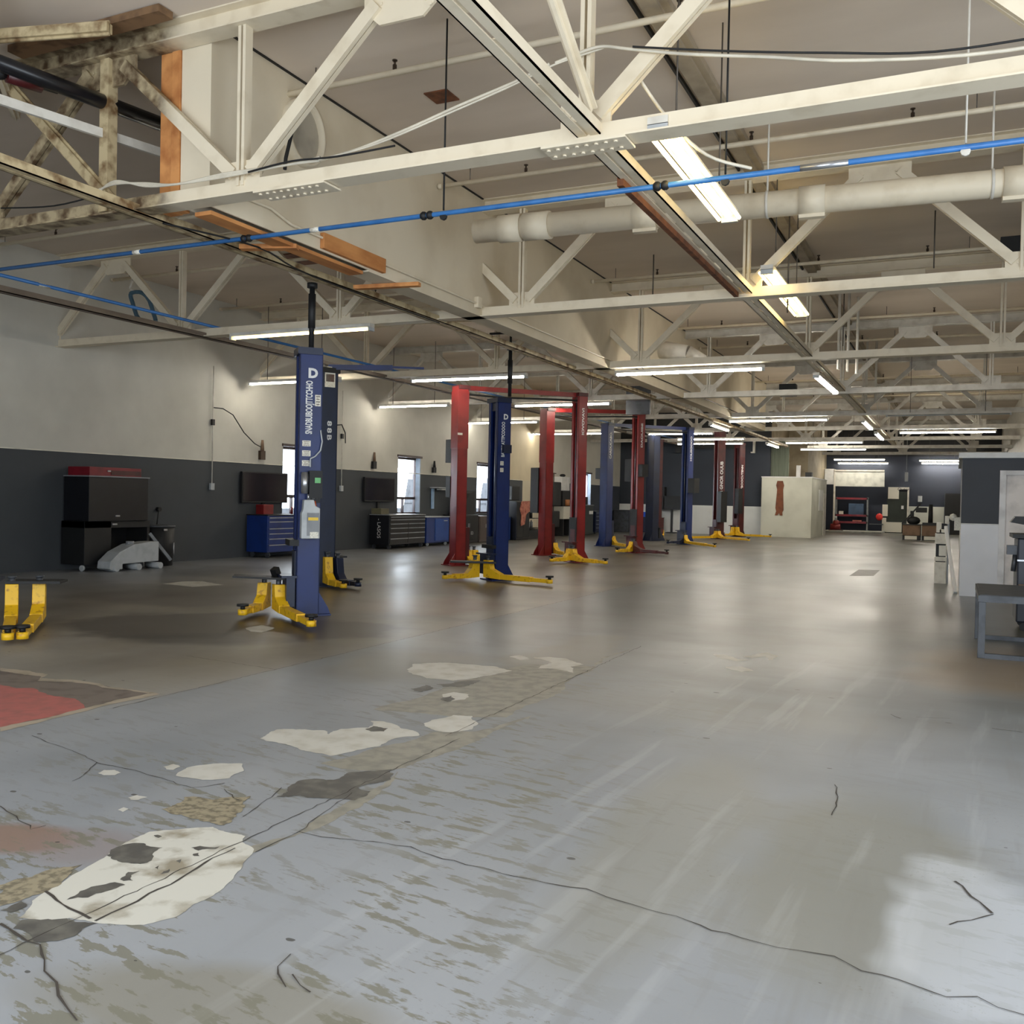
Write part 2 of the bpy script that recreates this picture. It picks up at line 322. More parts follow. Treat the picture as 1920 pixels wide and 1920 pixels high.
# left wall with window openings
WINS = [(19.93, 21.33), (25.6, 27.0), (31.08, 32.48), (42.0, 43.15)]
lw = MB(); y = -4.2
for a, c in WINS:
    lw.box(-16.4, y, 0, -16.1, a, CH); lw.box(-16.4, a, 0, -16.1, c, 1.02); lw.box(-16.4, a, 2.87, -16.1, c, CH); y = c
lw.box(-16.4, y, 0, -16.1, 47.8, CH)
struct('wall_left', lw, paint_split('left_wall_paint', [(0, -BIG, BIG, -BIG, BIG, (206, 203, 192)), (1, 33.9, 38.2, -1, 9, (214, 200, 170)), (1, -BIG, 35.15, -1, 2.35, (66, 70, 74)), (1, 37.66, BIG, -1, 2.35, (60, 66, 76)), (1, 35.15, 37.66, -1, 2.35, (210, 200, 176))]))
for i, (a, c) in enumerate(WINS):
    fr = MB()
    for (y0, y1, z0, z1) in ((a, a+.05, 1.02, 2.87), (c-.05, c, 1.02, 2.87), (a, c, 1.02, 1.08), (a, c, 2.8, 2.87), (a, c, 1.50, 1.58), (a+(c-a)*.42, a+(c-a)*.42+.05, 1.02, 1.55)):
        fr.box(-16.34, y0, z0, -16.26, y1, z1)
    fr.box(-16.12, a-.05, 2.86, -16.06, c+.05, 2.93)
    o = struct('window_%d' % (i+1), fr, mat('window_frame', (58, 40, 40), 0.5))
    gl = MB().box(-16.305, a+.05, 1.08, -16.295, c-.05, 2.8)
    g = bpy.data.materials.get('clear_glass') or bpy.data.materials.new('clear_glass'); g.use_nodes = True
    gb = g.node_tree.nodes['Principled BSDF']; gb.inputs['Transmission Weight'].default_value = 1.0; gb.inputs['Roughness'].default_value = 0.0; gb.inputs['IOR'].default_value = 1.02
    part('pane', gl, g, o)
    part('reveal', MB().box(-16.33, c-.045, 1.08, -16.1, c-.002, 2.86), mat('reveal_paint', (190, 206, 226), 0.6), o)
struct('trim_1', MB().box(-16.1, -4.2, 2.345, -16.085, 35.15, 2.365), mat('trim_paint', (226, 222, 206), 0.6))
# outside: pale house wall and a tree seen through the windows
solo('neighbouring_house', MB().box(-23.4, 12, -0.2, -23, 60, 2.4).box(-23.0, 12, 1.3, -22.96, 60, 1.36), skyhouse, 'pale neighbouring house outside the left wall windows', 'house')
struct('ground', MB().box(-40, -20, -0.35, -16.4, 80, -0.22), mat('asphalt', (150, 150, 150), 0.9))
# far-left navy wall, white lower band; near-black top is painted-in shade
fwm = paint_split('far_wall_paint_and_shade', [(0, -BIG, BIG, -BIG, BIG, (50, 56, 66)), (0, -16.3, -7.0, -1, 1.45, (240, 242, 240)), (0, -16.3, -7.0, 4.85, 9, (40, 40, 40))])
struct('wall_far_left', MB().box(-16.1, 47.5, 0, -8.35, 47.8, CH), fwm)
struct('wall_recess', MB().box(-8.35, 53.0, 0, -7.3, 53.3, CH).box(-8.5, 47.8, 0, -8.35, 53, CH), beigew)
struct('wall_back_hall_left', MB().box(-7.6, 53.3, 0, -7.3, 61, CH), beigew)
struct('wall_far', MB().box(-7.6, 61.0, 0, 6.2, 61.3, CH), paint_split('end_wall_paint_and_shade', [(0, -BIG, BIG, -BIG, BIG, (40, 46, 60)), (0, -2.62, -0.62, -1, 1.62, (200, 202, 194)), (0, -BIG, BIG, 4.6, 9, (34, 34, 36))]))  # near-black top puts the unlit gloom above the lamps into the colour
struct('wall_right', MB().box(2.3, 24.0, 0, 2.6, 61, CH).box(2.3, 19.2, 2.62, 2.6, 24.0, CH).box(2.6, 24.0, 0, 6.2, 24.3, CH), graypaint)
# near right wall with a roller-door opening, and the wall behind the camera with its opening
rw = MB().box(5.6, 8.0, 0, 5.9, 24, CH).box(5.6, -4.2, 0, 5.9, 0.2, CH).box(5.6, 0.2, 4.3, 5.9, 8.0, CH)
struct('wall_near_right', rw, graypaint)
bw = MB().box(-16.4, -4.2, 0, -8.2, -3.9, CH).box(2.2, -4.2, 0, 6.2, -3.9, CH).box(-8.2, -4.2, 4.5, 2.2, -3.9, CH)
struct('wall_back', bw, graypaint)

# drywall curtain hanging from the ceiling above the lifts
CX = -6.71
cm = MB().box(CX-.02, 7.14, 4.42, CX, 37, CH).box(CX-.38, 7.12, 4.42, CX, 7.14, CH).box(CX-.32, 7.14, 4.42, CX-.30, 37, CH).box(CX-.32, 9.9, 4.40, CX, 37, 4.42)
struct('wall_curtain', cm, curtm)
solo('curtain_end_stud', MB().box(CX-.66, 7.12, 4.42, CX-.50, 7.28, 6.15).box(CX-.495, 7.10, 4.42, CX-.385, 7.26, 6.15), wood, 'upright orange wooden stud at the broken end of the ceiling curtain wall', 'stud', bevel=.004)
solo('sill_board', MB().box(CX-.26, 7.2, 4.36, CX-.05, 9.85, 4.40), wood, 'bare orange wooden board under the curtain wall', 'board')
solo('nailer_block', MB().box(CX+.002, 8.9, 4.44, CX+.06, 10.2, 4.62), wood, 'short orange wooden block nailed along the curtain wall bottom edge', 'board', bevel=.004)
solo('cross_plank', MB().beam((-7.35, 8.3, 4.36), (-6.75, 8.55, 4.37), .12, .05), wood, 'bent orange plank reaching from the strut to the curtain wall, nearer one', 'plank')
solo('cross_plank', MB().beam((-7.3, 10.45, 4.36), (-6.4, 10.62, 4.37), .10, .05), wood, 'thin orange plank reaching under the curtain wall, farther one', 'plank')
vt = thing('vent_collar', 'round duct opening cut in the curtain wall above the nearest truss chord', 'vent', (CX, 8.52, 5.62))
ring = MB()
for i in range(32):
    t0, t1 = 2*math.pi*i/32, 2*math.pi*(i+1)/32; p = lambda t, r, x: (CX+x, 8.52+r*0.9*math.cos(t), 5.62+r*math.sin(t))
    ring.add([p(t0,.33,0), p(t1,.33,0), p(t1,.33,.10), p(t0,.33,.10), p(t0,.37,0), p(t1,.37,0), p(t1,.37,.10), p(t0,.37,.10)], [(3,2,1,0),(4,5,6,7),(2,3,7,6)], True)
part('collar', ring, curtm, vt)
part('damper', MB().cyl((CX+.005, 8.52, 5.62), (CX+.02, 8.52, 5.62), .33, 32), mat('damper_grey', (172, 164, 148), .7), vt)
part('vent_hose', MB().tube([(CX+.10, 8.36, 5.93), (CX+.14, 8.26, 5.8), (CX+.15, 8.18, 5.5), (CX+.12, 8.12, 5.2), (-6.6,8.119,5.078)], .02), black, vt)

struct('trim_5', MB().box(CX, 7.15, CH-.012, CX+.03, 37, CH), black)
# ================================================================ roof trusses
NODES = [-16.3, -12.9, -9.4, -6.05, -2.67, 0.68, 4.0]
def chord(mb, x0, x1, y, z, w=.22, h=.15):
    mb.box(x0, y-w/2, z, x1, y+w/2, z+.014)
    mb.box(x0, y-.035, z+.014, x1, y-.02, z+h); mb.box(x0, y+.02, z+.014, x1, y+.035, z+h)
def rivets(mb, pts, n, r=.014, h=.012):
    n = Vector(n)
    for p in pts: mb.cyl(p, Vector(p)+n*h, r, 6)
NEAR = [-16.3, -12.9, -9.75, -6.18, -2.72, 0.66, 4.0]
def truss(i, y, label, x0=-16.3, x1=5.6, near=False):
    m = creamn if near else (cream if i < 3 else graypaint)
    t = thing('roof_truss', label, 'truss', (-5.3, y, 4.4), 'steel roof trusses')
    b = MB(); chord(b, x0, x1, y, 4.4); part('bottom_chord', b, m, t)
    b = MB(); b.box(x0, y-.11, 6.0, x1, y+.11, 6.014).box(x0, y-.012, 6.014, x1, y+.012, 6.185).box(x0, y-.11, 6.185, x1, y+.11, 6.199)
    part('top_chord', b, m, t)
    nod = [x for x in (NEAR if near else NODES) if x0-.1 <= x <= x1+.1]
    for k, x in enumerate(nod):
        g = MB().box(x-.21, y-.015, 4.42, x+.21, y+.015, 4.74)
        if i < 4: rivets(g, [(x+sx*(.07+.06*j), y-.015, 4.60+.045*j) for sx in (-1,1) for j in range(3)], (0,-1,0)); rivets(g, [(x+dx, y-.015, 4.45) for dx in (-.16,-.08,.0,.08,.16)], (0,-1,0))
        part('gusset_plate', g, m, t)
        v = MB().box(x-.045, y-.05, 4.5, x-.012, y+.05, 6.02).box(x+.012, y-.05, 4.5, x+.045, y+.05, 6.02)
        part('vertical', v, m, t)
    for k in range(len(nod)-1):
        a, c = nod[k], nod[k+1]; mid = (a+c)/2
        if near and abs(mid+7.97) < .2:      # extra upright at this panel's apex
            part('vertical', MB().box(mid-.06, y-.06, 4.45, mid+.06, y+.06, 6.02), cream2, t, 'stained grey-brown upright')
        g = MB().prism([(mid-.38, y-.015, 6.01), (mid+.38, y-.015, 6.01), (mid+.38, y-.015, 5.86), (mid+.22, y-.015, 5.72), (mid-.22, y-.015, 5.72), (mid-.38, y-.015, 5.86)], (0,.03,0))
        if i < 4: rivets(g, [(mid+sx*(.2+.05*j), y-.015, 5.9-.05*j) for sx in (-1,1) for j in range(3)], (0,-1,0))
        part('gusset_plate', g, m, t)
        for s, n in ((-1, a), (1, c)):
            if near and n > -3 and s == 1 and mid < -3: continue
            mm = m
            part('diagonal', MB().beam((n-s*.10, y-.03, 4.62), (mid+s*.24, y-.03, 5.9), .045, .12, (0,0,1)).beam((n-s*.10, y+.03, 4.62), (mid+s*.24, y+.03, 5.9), .045, .12, (0,0,1)), mm, t)
    return t
LAB = ['nearest cream roof truss with riveted joints and white cables along its chord', 'second cream roof truss, just above the front blue lift',
       'third roof truss, above the second row of tube lights', 'fourth roof truss, just behind the first red lift', 'fifth roof truss, above the second red lift',
       'sixth roof truss, above the blue lift with a crossbar', 'seventh roof truss, third from the navy far wall', 'eighth roof truss, last before the navy far wall',
       'ninth roof truss, first past the white booth', 'farthest roof truss, close to the end wall']
YS = [7.0, 13.05, 19.0, 25.0, 31.0, 37.0, 43.0, 49.0, 55.0]
for i, y in enumerate(YS):
    truss(i, y, LAB[i], -16.3 if y < 47 else -6.8, 5.5 if y < 24 else 2.28, near=(i == 0))
# riveted splice plates under the nearest chord
for x0, x1, lb in ((-5.95, -5.15, 'riveted splice plate under the nearest truss chord beside the curtain wall'), (-3.05, -2.35, 'riveted splice plate under the nearest truss chord at the long strut')):
    s = MB().box(x0, 6.87, 4.375, x1, 7.13, 4.392)
    n = int((x1-x0)/.08); rivets(s, [(x0+.05+.08*j, 6.92+.14*(k), 4.376) for j in range(n) for k in (0, 1)], (0,0,-1), .017, .014)
    solo('splice_plate', s, cream, lb, 'plate')
# long struts at panel points
def strut(x, y0, y1, label, m, z=4.30, w=.20):
    b = MB().box(x-w/2, y0, z, x-.015, y1, z+.012).box(x+.015, y0, z, x+w/2, y1, z+.012)
    b.box(x-w/2, y0, z, x-w/2+.012, y1, z+.09).box(x+w/2-.012, y0, z, x+w/2, y1, z+.09)
    yy = y0+.3
    while yy < y1: b.box(x-.02, yy, z+.012, x+.02, yy+.35, z+.022); yy += .7
    return solo('long_strut', b, m, label, 'strut')
strut(-2.68, 1.5, 47.4, 'long double-channel strut running from over the camera down the middle aisle', cream, z=4.46)
strut(-7.55, 3.0, 47.4, 'long stained strut above the row of blue and red lifts', cream2, z=4.38, w=.16)
strut(-12.35, 5.0, 47.4, 'long brown strut nearest the left wall', mat('brownish_steel', (120, 106, 92), .6), z=4.38, w=.14)
solo('strut_board', MB().box(-2.80, 8.0, 4.40, -2.74, 12.9, 4.50), rust, 'rust-brown board along the side of the long middle strut', 'board')
solo('sway_brace', MB().beam((-2.62, 6.85, 4.62), (-2.62, 4.5, 6.05), .12, .03, (1,0,0)).beam((-2.62, 6.85, 4.62), (-2.62, 4.5, 6.05), .02, .10, (1,0,0)), cream, 'steep cream sway brace rising towards the camera from the nearest truss joint', 'brace')
solo('ceiling_beam', MB().box(-2.70, -3, 6.08, -2.54, 60, 6.19).box(-2.54, -3, 6.12, -2.47, 60, 6.19), mat('beam_taupe', (168, 154, 132), .7), 'long taupe beam running along the ceiling over the aisle', 'beam')
solo('wire_mould', MB().box(-2.82, 2, 6.15, -2.79, 30, 6.195), black, 'thin dark conduit beside the long ceiling beam', 'conduit')
# far right-hand upright pipes on the wall
for k in range(5):
    solo('wall_stud', MB().box(2.20, 25+k*2.4, 2.7, 2.30, 25.12+k*2.4, 6.0), graypaint, 'upright stud on the right wall above the office roof, one of a row of five', 'stud', 'studs on the right wall')

# ================================================================ pipes
SPR = [(8.3, -6.85, 5.5), (11.58, -6.7, 5.5), (17.75, -6.7, 5.5), (23.3, -6.7, 2.2), (26.5, -6.7, 2.2), (29.6, -6.7, 2.2), (34.5, -6.7, 2.2), (40.0, -6.7, 2.2)]
SL = ['sprinkler pipe nearest the camera right of the curtain wall', 'sprinkler pipe between the first and second roof trusses', 'sprinkler pipe just before the third roof truss', 'sprinkler pipe just before the fourth roof truss',
      'sprinkler pipe just past the fourth roof truss', 'sprinkler pipe just before the fifth roof truss', 'sprinkler pipe midway between fifth and sixth roof trusses', 'sprinkler pipe midway between sixth and seventh roof trusses']
def sprinkler(y, x0, x1, label, heads):
    t = thing('sprinkler_pipe', 'cream ' + label, 'pipe', ((x0+x1)/2, y, 5.9), 'sprinkler pipes under the ceiling')
    part('pipe_run', MB().cyl((x0, y, 5.97), (x1, y, 5.97), .032, 12).cyl((x0, y, 5.97), (x0+.06, y, 5.97), .04, 12), cream, t)
    for hx in (x0+.5, (x0+x1)/2+.7, x1-.5): part('pipe_hanger', MB().cyl((hx, y, 6.0), (hx, y, 6.195), .006, 6), steelg, t)
    for hx in heads:
        part('sprinkler_head', MB().cyl((hx, y, 5.95), (hx, y, 6.05), .022, 8).cyl((hx, y, 6.05), (hx, y, 6.09), .012, 8).cyl((hx, y, 6.09), (hx, y, 6.10), .028, 10), brass, t)
for (y, a, c), l in zip(SPR, SL): sprinkler(y, a, c, l, [x for x in (-5.35, -2.35, -0.55, 3.5) if a < x < c])
for y, l in ((11.4, 'sprinkler pipe in the left bay just past the black pipe'), (14.2, 'sprinkler pipe in the left bay behind the second truss'), (17.4, 'sprinkler pipe in the left bay before the third truss'), (20.6, 'sprinkler pipe in the left bay behind the third truss')):
    sprinkler(y, -16.0, -7.1, l, [-14.2, -11.6, -8.8])
# big cream duct pipe
dp = thing('duct_pipe', 'thick cream duct pipe hanging across the hall below the ceiling', 'duct', (-5.56, 10.68, 4.85))
A, B = Vector((-5.62, 10.68, 4.99)), Vector((5.5, 11.6, 5.05)); dv = (B-A).normalized()
part('pipe_run', MB().cyl(A, B, .145, 28), cream, dp)
for s, l_ in ((.33, .30), (.66, .34)):
    part('coupling', MB().cyl(A+dv*s, A+dv*(s+l_), .17, 28), cream, dp)
for s in (2.05, 3.95, 6.0):
    part('clamp_sleeve', MB().cyl(A+dv*s, A+dv*(s+.28), .165, 28).beam(A+dv*s-Vector((0,0,.17)), A+dv*(s+.28)-Vector((0,0,.17)), .10, .05), cream, dp)
for s in (3.6, 5.9):
    p = A+dv*s; part('hanger_strap', MB().cyl(p+Vector((0,0,.14)), (p.x, p.y, 6.19), .012, 6).cyl(p-dv*.015, p+dv*.015, .155, 24), graypaint, dp)
# blue compressed-air pipes
ap = thing('air_pipe', 'bright blue air pipe crossing the hall in front of the duct pipe', 'pipe', (-3, 7.935, 4.31))
part('pipe_run', MB().cyl((-12.3, 7.935, 4.33), (5.4, 7.935, 4.33), .024, 12), airblue, ap)
part('bare_sleeve', MB().cyl((-1.21, 7.935, 4.33), (-0.84, 7.935, 4.33), .027, 12), silver, ap, 'unpainted silver sleeve')
for x in (-4.72, -2.38, -6.95): part('coupling', MB().sphere((x-.03, 7.935, 4.33), .042, 12).sphere((x+.04, 7.935, 4.33), .042, 12), black, ap, 'black coupling')
for x in (-6.1, -8.6): part('label_band', MB().cyl((x, 7.935, 4.33), (x+.11, 7.935, 4.33), .026, 12), whites, ap, 'white label band')
for x in (-4.53, -1.82, 0.0): part('hanger_rod', MB().cyl((x, 7.935, 4.36), (x, 7.935, 6.19), .009, 6).cyl((x, 7.92, 4.30), (x, 7.95, 4.30), .036, 8), black if x < -1 else graypaint, ap)
ap2 = thing('air_pipe', 'darker blue air pipe running away beside the left wall strut', 'pipe', (-12.2, 10, 4.58))
part('pipe_run', MB().cyl((-12.25, 8.72, 4.6), (-12.15, 46.0, 4.6), .026, 12), airblue, ap2)
part('label_band', MB().cyl((-12.25, 9.55, 4.6), (-12.25, 9.75, 4.6), .028, 12), whites, ap2, 'white label band')
part('elbow_joint', MB().sphere((-12.3, 8.72, 4.6), .06, 12), black, ap2)
hz = thing('hose_loop', 'blue-grey rubber hose loop hanging over the left bay', 'hose', (-15.05, 14.15, 4.9))
part('loop', MB().tube([(-15.05+.24*math.copysign(abs(math.cos(t))**.6, math.cos(t))-.22*math.sin(t), 14.15, 5.32+.34*math.copysign(abs(math.sin(t))**.7, math.sin(t))) for t in [2*math.pi*i/24 for i in range(25)]], .042, 8), mat('hose_blue', (74, 104, 122), .6), hz)
part('hook', MB().tube([(-15.3, 14.15, 5.66), (-15.42, 14.15, 5.75), (-15.36, 14.15, 5.9), (-15.4, 14.19, 6.0)], .022), graypaint, hz)
# black pipe and fan in the near left bay
bp_ = thing('black_iron_pipe', 'fat black iron pipe crossing the near left bay under the ceiling', 'pipe', (-7.9, 6.6, 5.55))
part('pipe_run', MB().cyl((-8.35, 5.0, 5.57), (-7.85, 7.75, 5.57), .075, 16), blackg, bp_)
bq = thing('valve_pipe', 'thinner black pipe with a red valve coupling in the near left bay', 'pipe', (-8.6, 6.0, 5.5))
part('pipe_run', MB().cyl((-8.6, 5.2, 5.54), (-8.16, 6.55, 5.55), .032, 10), black, bq)
part('valve', MB().cyl((-8.30, 6.1, 5.55), (-8.20, 6.4, 5.55), .075, 12), redd, bq, 'red coupling'); part('cap', MB().sphere((-8.33, 6.05, 5.55), .065, 10), black, bq)
solo('bay_rail', MB().beam((-8.4, 5.2, 5.25), (-7.75, 8.0, 5.25), .04, .09), graypaint, 'pale flat rail under the black iron pipe', 'rail')
fanb = thing('ceiling_blower', 'small stained blower hanging beside the wooden stud', 'blower', (-7.25, 7.5, 5.75))
part('housing', MB().cyl((-7.35, 7.4, 5.62), (-7.3, 7.45, 6.15), .12, 14, r2=.10), mat('stained_ivory', (196, 184, 140), .5, 0, (80, 62, 40), 4), fanb)
part('blade', MB().sphere((-7.15, 7.5, 6.1), .13, 12, (1, .6, .25)), brass, fanb)
solo('roof_timber', MB().box(-9.0, 6.62, 6.12, -6.9, 6.80, 6.19), mat('stained_timber', (128, 98, 68), .8, 0, (84, 62, 44), 5), 'rust-brown roof timber above the near left bay', 'timber')
for k, (a, b_) in enumerate([((-9.6, 5.9, 6.0), (-7.4, 6.5, 6.0)), ((-9.9, 7.4, 5.9), (-7.9, 5.4, 6.02)), ((-9.5, 6.95, 6.05), (-7.8, 6.95, 4.5))]):
    solo('bay_brace', MB().beam(a, b_, .09, .09).beam(a, b_, .02, .14), [cream2, cream, cream2][k], ['stained brace under the roof timber, running across the near left bay', 'pale diagonal brace nearest the top left corner', 'thin stained diagonal down to the strut joint beside the wooden stud'][k], 'brace')

# cables
def cable(name, pts, r, m, label, group=None, n=6):
    P = [Vector(p) for p in pts]; out = []
    for i in range(len(P)-1):
        p0, p1, p2, p3 = P[max(i-1,0)], P[i], P[i+1], P[min(i+2,len(P)-1)]
        for k in range(5):
            t = k/5; out.append(.5*((2*p1)+(-p0+p2)*t+(2*p0-5*p1+4*p2-p3)*t*t+(-p0+3*p1-3*p2+p3)*t**3))
    out.append(P[-1])
    return solo(name, MB().tube(out, r, n), m, label, 'cable', group)
for k in range(3):
    dz = .016*k
    cable('white_cable', [(-8.0, 6.9, 4.62+dz), (-7.7, 6.86, 4.70-dz), (-7.3, 6.87, 4.60+dz), (-6.9, 6.88, 4.575), (-6.3, 6.88, 4.57+dz), (-5.6, 6.88, 4.585), (-5.2, 6.88, 4.575+dz)], .011, wire, 'white cable of the bundle tied along the nearest truss chord, left half', 'cables along the nearest chord')
cable('white_cable', [(-5.2, 6.88, 4.58), (-4.8, 6.88, 4.62), (-4.3, 6.88, 4.72), (-3.8, 6.88, 4.84), (-3.3, 6.9, 4.96), (-3.0, 6.9, 5.05)], .014, wire, 'thick white cable sweeping up to the middle joint of the nearest truss')
cable('white_cable', [(-5.2, 6.86, 4.575), (-4.6, 6.86, 4.63), (-3.9, 6.86, 4.78), (-3.3, 6.88, 4.93), (-2.95, 6.9, 5.04), (-2.5, 6.9, 5.10)], .009, wire, 'thin white cable sweeping up beside the thick one')
cable('white_cable', [(-2.95, 6.9, 5.05), (-2.6, 6.88, 5.10), (-2.35, 6.9, 5.05), (-1.9, 6.9, 4.93), (-1.3, 6.9, 4.80), (-.7, 6.88, 4.66), (.2, 6.88, 4.56), (1.5, 6.88, 4.57)], .013, wire, 'white cable sagging from the middle joint down to the right along the nearest truss')
cable('black_cable', [(-2.3, 6.86, 5.04), (-1.6, 6.86, 4.88), (-.9, 6.86, 4.74), (-.2, 6.86, 4.62), (.6, 6.86, 4.60), (1.6, 6.86, 4.57)], .008, black, 'thin black cable along the right half of the nearest truss chord')
cable('black_cable', [(-9.4, 6.86, 4.62), (-8.6, 6.88, 4.56), (-7.9, 6.88, 4.60)], .008, black, 'thin black cable along the stained strut end at the far left')
cable('black_cable', [(-6.0, 6.86, 4.57), (-5.5, 6.85, 4.60), (-5.0, 6.85, 4.575), (-4.4, 6.85, 4.585)], .009, black, 'black cable taped along the nearest truss chord right of the curtain wall')
cable('white_cable', [(-7.95, 6.9, 4.6), (-7.8, 7.1, 4.45), (-7.6, 7.6, 4.43), (-7.5, 8.6, 4.42)], .012, wire, 'white cable dropping onto the stained strut over the lifts')
cable('grey_cable', [(-2.35, 7.05, 4.95), (-2.15, 7.3, 4.65), (-1.9, 7.6, 4.42), (-1.6, 7.9, 4.37)], .014, wire, 'pale cable sagging to the blue air pipe beside the tilted light')
cable('grey_cable', [(-7.4, 7.2, 4.34), (-7.1, 8.3, 4.34), (-7.35, 9.6, 4.33), (-7.4, 12.9, 4.33)], .010, black, 'dark cable beside the stained strut')
solo('curtain_conduit', MB().tube([(CX+.03, 7.2, 4.62), (CX+.03, 8.0, 4.64), (CX+.03, 8.35, 4.56), (CX+.03, 12.7, 4.56), (CX+.03, 20, 4.56)], .016, 8).box(CX, 12.75, 4.5, CX+.07, 12.87, 4.66), cream, 'cream conduit run along the face of the curtain wall', 'conduit')
solo('curtain_conduit', MB().tube([(CX+.03, 20, 4.62), (CX+.03, 37, 4.62)], .014, 8), brass, 'dark conduit on the far part of the curtain wall', 'conduit')
for x, y, z0, l in ((-5.2, 17.0, 5.4, 'behind the second truss near the curtain wall'), (-2.3, 14.2, 4.4, 'over the second tilted light'), (-2.2, 20.6, 4.9, 'behind the third truss'), (-0.4, 16.0, 5.3, 'right of the aisle behind the second truss')):
    solo('hanger_rod', MB().cyl((x, y, z0), (x, y, 6.19), .012, 6), steelg, 'thin dark hanger rod ' + l, 'rod')
for k, (x, y) in enumerate(((-2.35, 21.2), (-2.2, 21.6), (-2.05, 22.0), (-2.3, 27.5), (-2.1, 28.0))):
    solo('aisle_conduit', MB().cyl((x, y, 4.5), (x, y, 6.19), .03, 8), graypaint, 'upright conduit beside the aisle strut, one of a cluster', 'conduit', 'upright conduits beside the aisle strut')
solo('wall_speaker', MB().box(-4.55, 27.0, 4.62, -4.1, 27.3, 4.95), black, 'black speaker box hanging behind the third row light', 'speaker', bevel=.01)
solo('grey_screen', MB().box(-8.55, 25.6, 4.05, -7.85, 25.7, 4.85), dgrey, 'grey square panel hanging above the second red lift', 'panel')
solo('dark_vent', MB().box(.55, 17.2, 5.7, 2.2, 17.4, 6.0), black, 'long dark vent under the ceiling at the right edge', 'vent')
fd = MB()
pts = [Vector(p) for p in ((-6.70, 22.6, 5.35), (-6.0, 22.6, 5.25), (-5.6, 22.7, 5.05), (-5.2, 22.8, 4.98))]
for i in range(3): fd.cyl(pts[i], pts[i+1], .22-.05*i, 16, r2=.17-.05*i)
solo('flexible_duct', fd, graypaint, 'pale flexible duct drooping from the curtain wall', 'duct')
solo('ceiling_patch', MB().box(-5.6, 9.3, 6.185, -5.3, 9.6, 6.199), rust, 'brown bare patch in the ceiling beside the nearest sprinkler pipe', 'patch')
solo('ceiling_patch', MB().box(-11.9, 14.5, 6.18, -11.2, 15.3, 6.199), rust, 'dark hole in the ceiling over the left bay', 'hole')
solo('ceiling_patch', MB().box(-5.5, 14.4, 6.185, -5.1, 14.8, 6.199), brownc, 'brown patch in the ceiling behind the duct pipe end', 'patch')

# ================================================================ tube lights
def light_fixture(a, b, z, label, warm=False, tubes=2, lit=True, drop=None, w=.13, m=None):
    if drop is None: drop = .035 if min(abs(a[1]-yy) for yy in YS) < .5 and abs(a[1]-b[1]) < .5 else 6.19-z-.08
    if drop is not None and abs(a[1]-b[1]) > .5 and a[0] != -2.12 and a[0] != -2.30: drop = .09
    a, b = Vector((a[0], a[1], z)), Vector((b[0], b[1], z)); d = (b-a).normalized(); sd = Vector((-d.y, d.x, 0)); c = (a+b)/2
    t = thing('tube_light', label, 'light', tuple(c), 'tube lights')
    part('housing', MB().beam(a+Vector((0,0,.055)), b+Vector((0,0,.055)), w, .06), m or graypaint, t)
    for k in range(tubes):
        off = sd*((k-(tubes-1)/2)*w*.62)
        part('tube', MB().cyl(a+d*.05+off, b-d*.05+off, .019, 8), (tubew if warm else tubem) if lit else lgrey, t)
    for e, s in ((a, 1), (b, -1)): part('end_cap', MB().beam(e, e+d*s*.04, w, .06), lgrey, t)
    for f in (.2, .8):
        p = a.lerp(b, f)+Vector((0,0,.08)); q = p+Vector((0,0,drop))
        if drop < .05: q = Vector((p.x, min(YS, key=lambda yy: abs(yy-p.y)), 4.41))
        part('hanger', MB().cyl(p, q, .008, 6), steelg, t)
    return t
FX = [
 (((-11.5,12.805),(-8.59,12.805)), 4.29, 'yellowish tube light in front of the tall front blue lift column', True, 1, True),
 (((-15.85,18.315),(-13.16,18.315)), 4.29, 'tube light behind the front blue lift column, near the left wall', False, 1, True),
 (((-11.58,18.95),(-8.63,18.95)), 4.29, 'tube light over the second blue lift column', False, 1, True),
 (((-6.65,19.195),(-3.53,19.195)), 4.29, 'tube light left of the aisle strut, nearest of its row', False, 2, True),
 (((-15.93,24.21),(-13.52,24.21)), 4.29, 'tube light left of the nearest red lift column', False, 1, True),
 (((-11.7,24.89),(-8.75,24.89)), 4.29, 'tube light behind the second red column of the first red lift', False, 2, True),
 (((-16.13,30.28),(-13.31,30.28)), 4.29, 'tube light left of the second red lift near the wall', False, 1, True),
 (((-16.36,35.955),(-12.94,35.955)), 4.29, 'lowest tube light seen behind the second red lift', False, 1, True),
 (((-6.86,31.255),(-3.72,31.255)), 4.29, 'tube light left of the aisle strut, second of its row', False, 2, True),
 (((-1.95,30.195),(1.36,30.195)), 4.29, 'unlit tube light right of the aisle strut', False, 1, False),
 (((-1.95,37.28),(1.23,37.28)), 4.29, 'tube light right of the aisle strut, nearest lit one', False, 2, True),
 (((-6.88,42.775),(-3.64,42.775)), 4.29, 'tube light left of the aisle strut, third of its row', False, 1, True),
 (((-6.99,47.96),(-3.93,47.96)), 4.29, 'tube light left of the aisle strut, fourth of its row', False, 2, True),
 (((-6.62,58.63),(-3.76,58.63)), 4.29, 'tube light in the far hall above the white header panel', False, 2, True),
 (((-2.02,59.875),(0.75,59.875)), 4.29, 'tube light partly behind the office roof, upper one', False, 2, True),
 (((-11.27,36.66),(-8.63,36.66)), 4.29, 'tube light behind the far blue crossbar lift', False, 1, True),
 (((-10.97,39.94),(-8.08,39.94)), 4.29, 'tube light between the far blue and red columns, upper of two', False, 1, True),
 (((-11.83,43.03),(-8.78,43.03)), 4.29, 'tube light between the far blue and red columns, lower of two', False, 1, True),
]
for (a, b), z, lb, wm_, tb, lit in FX: light_fixture(a, b, z, lb, wm_, tb, lit)
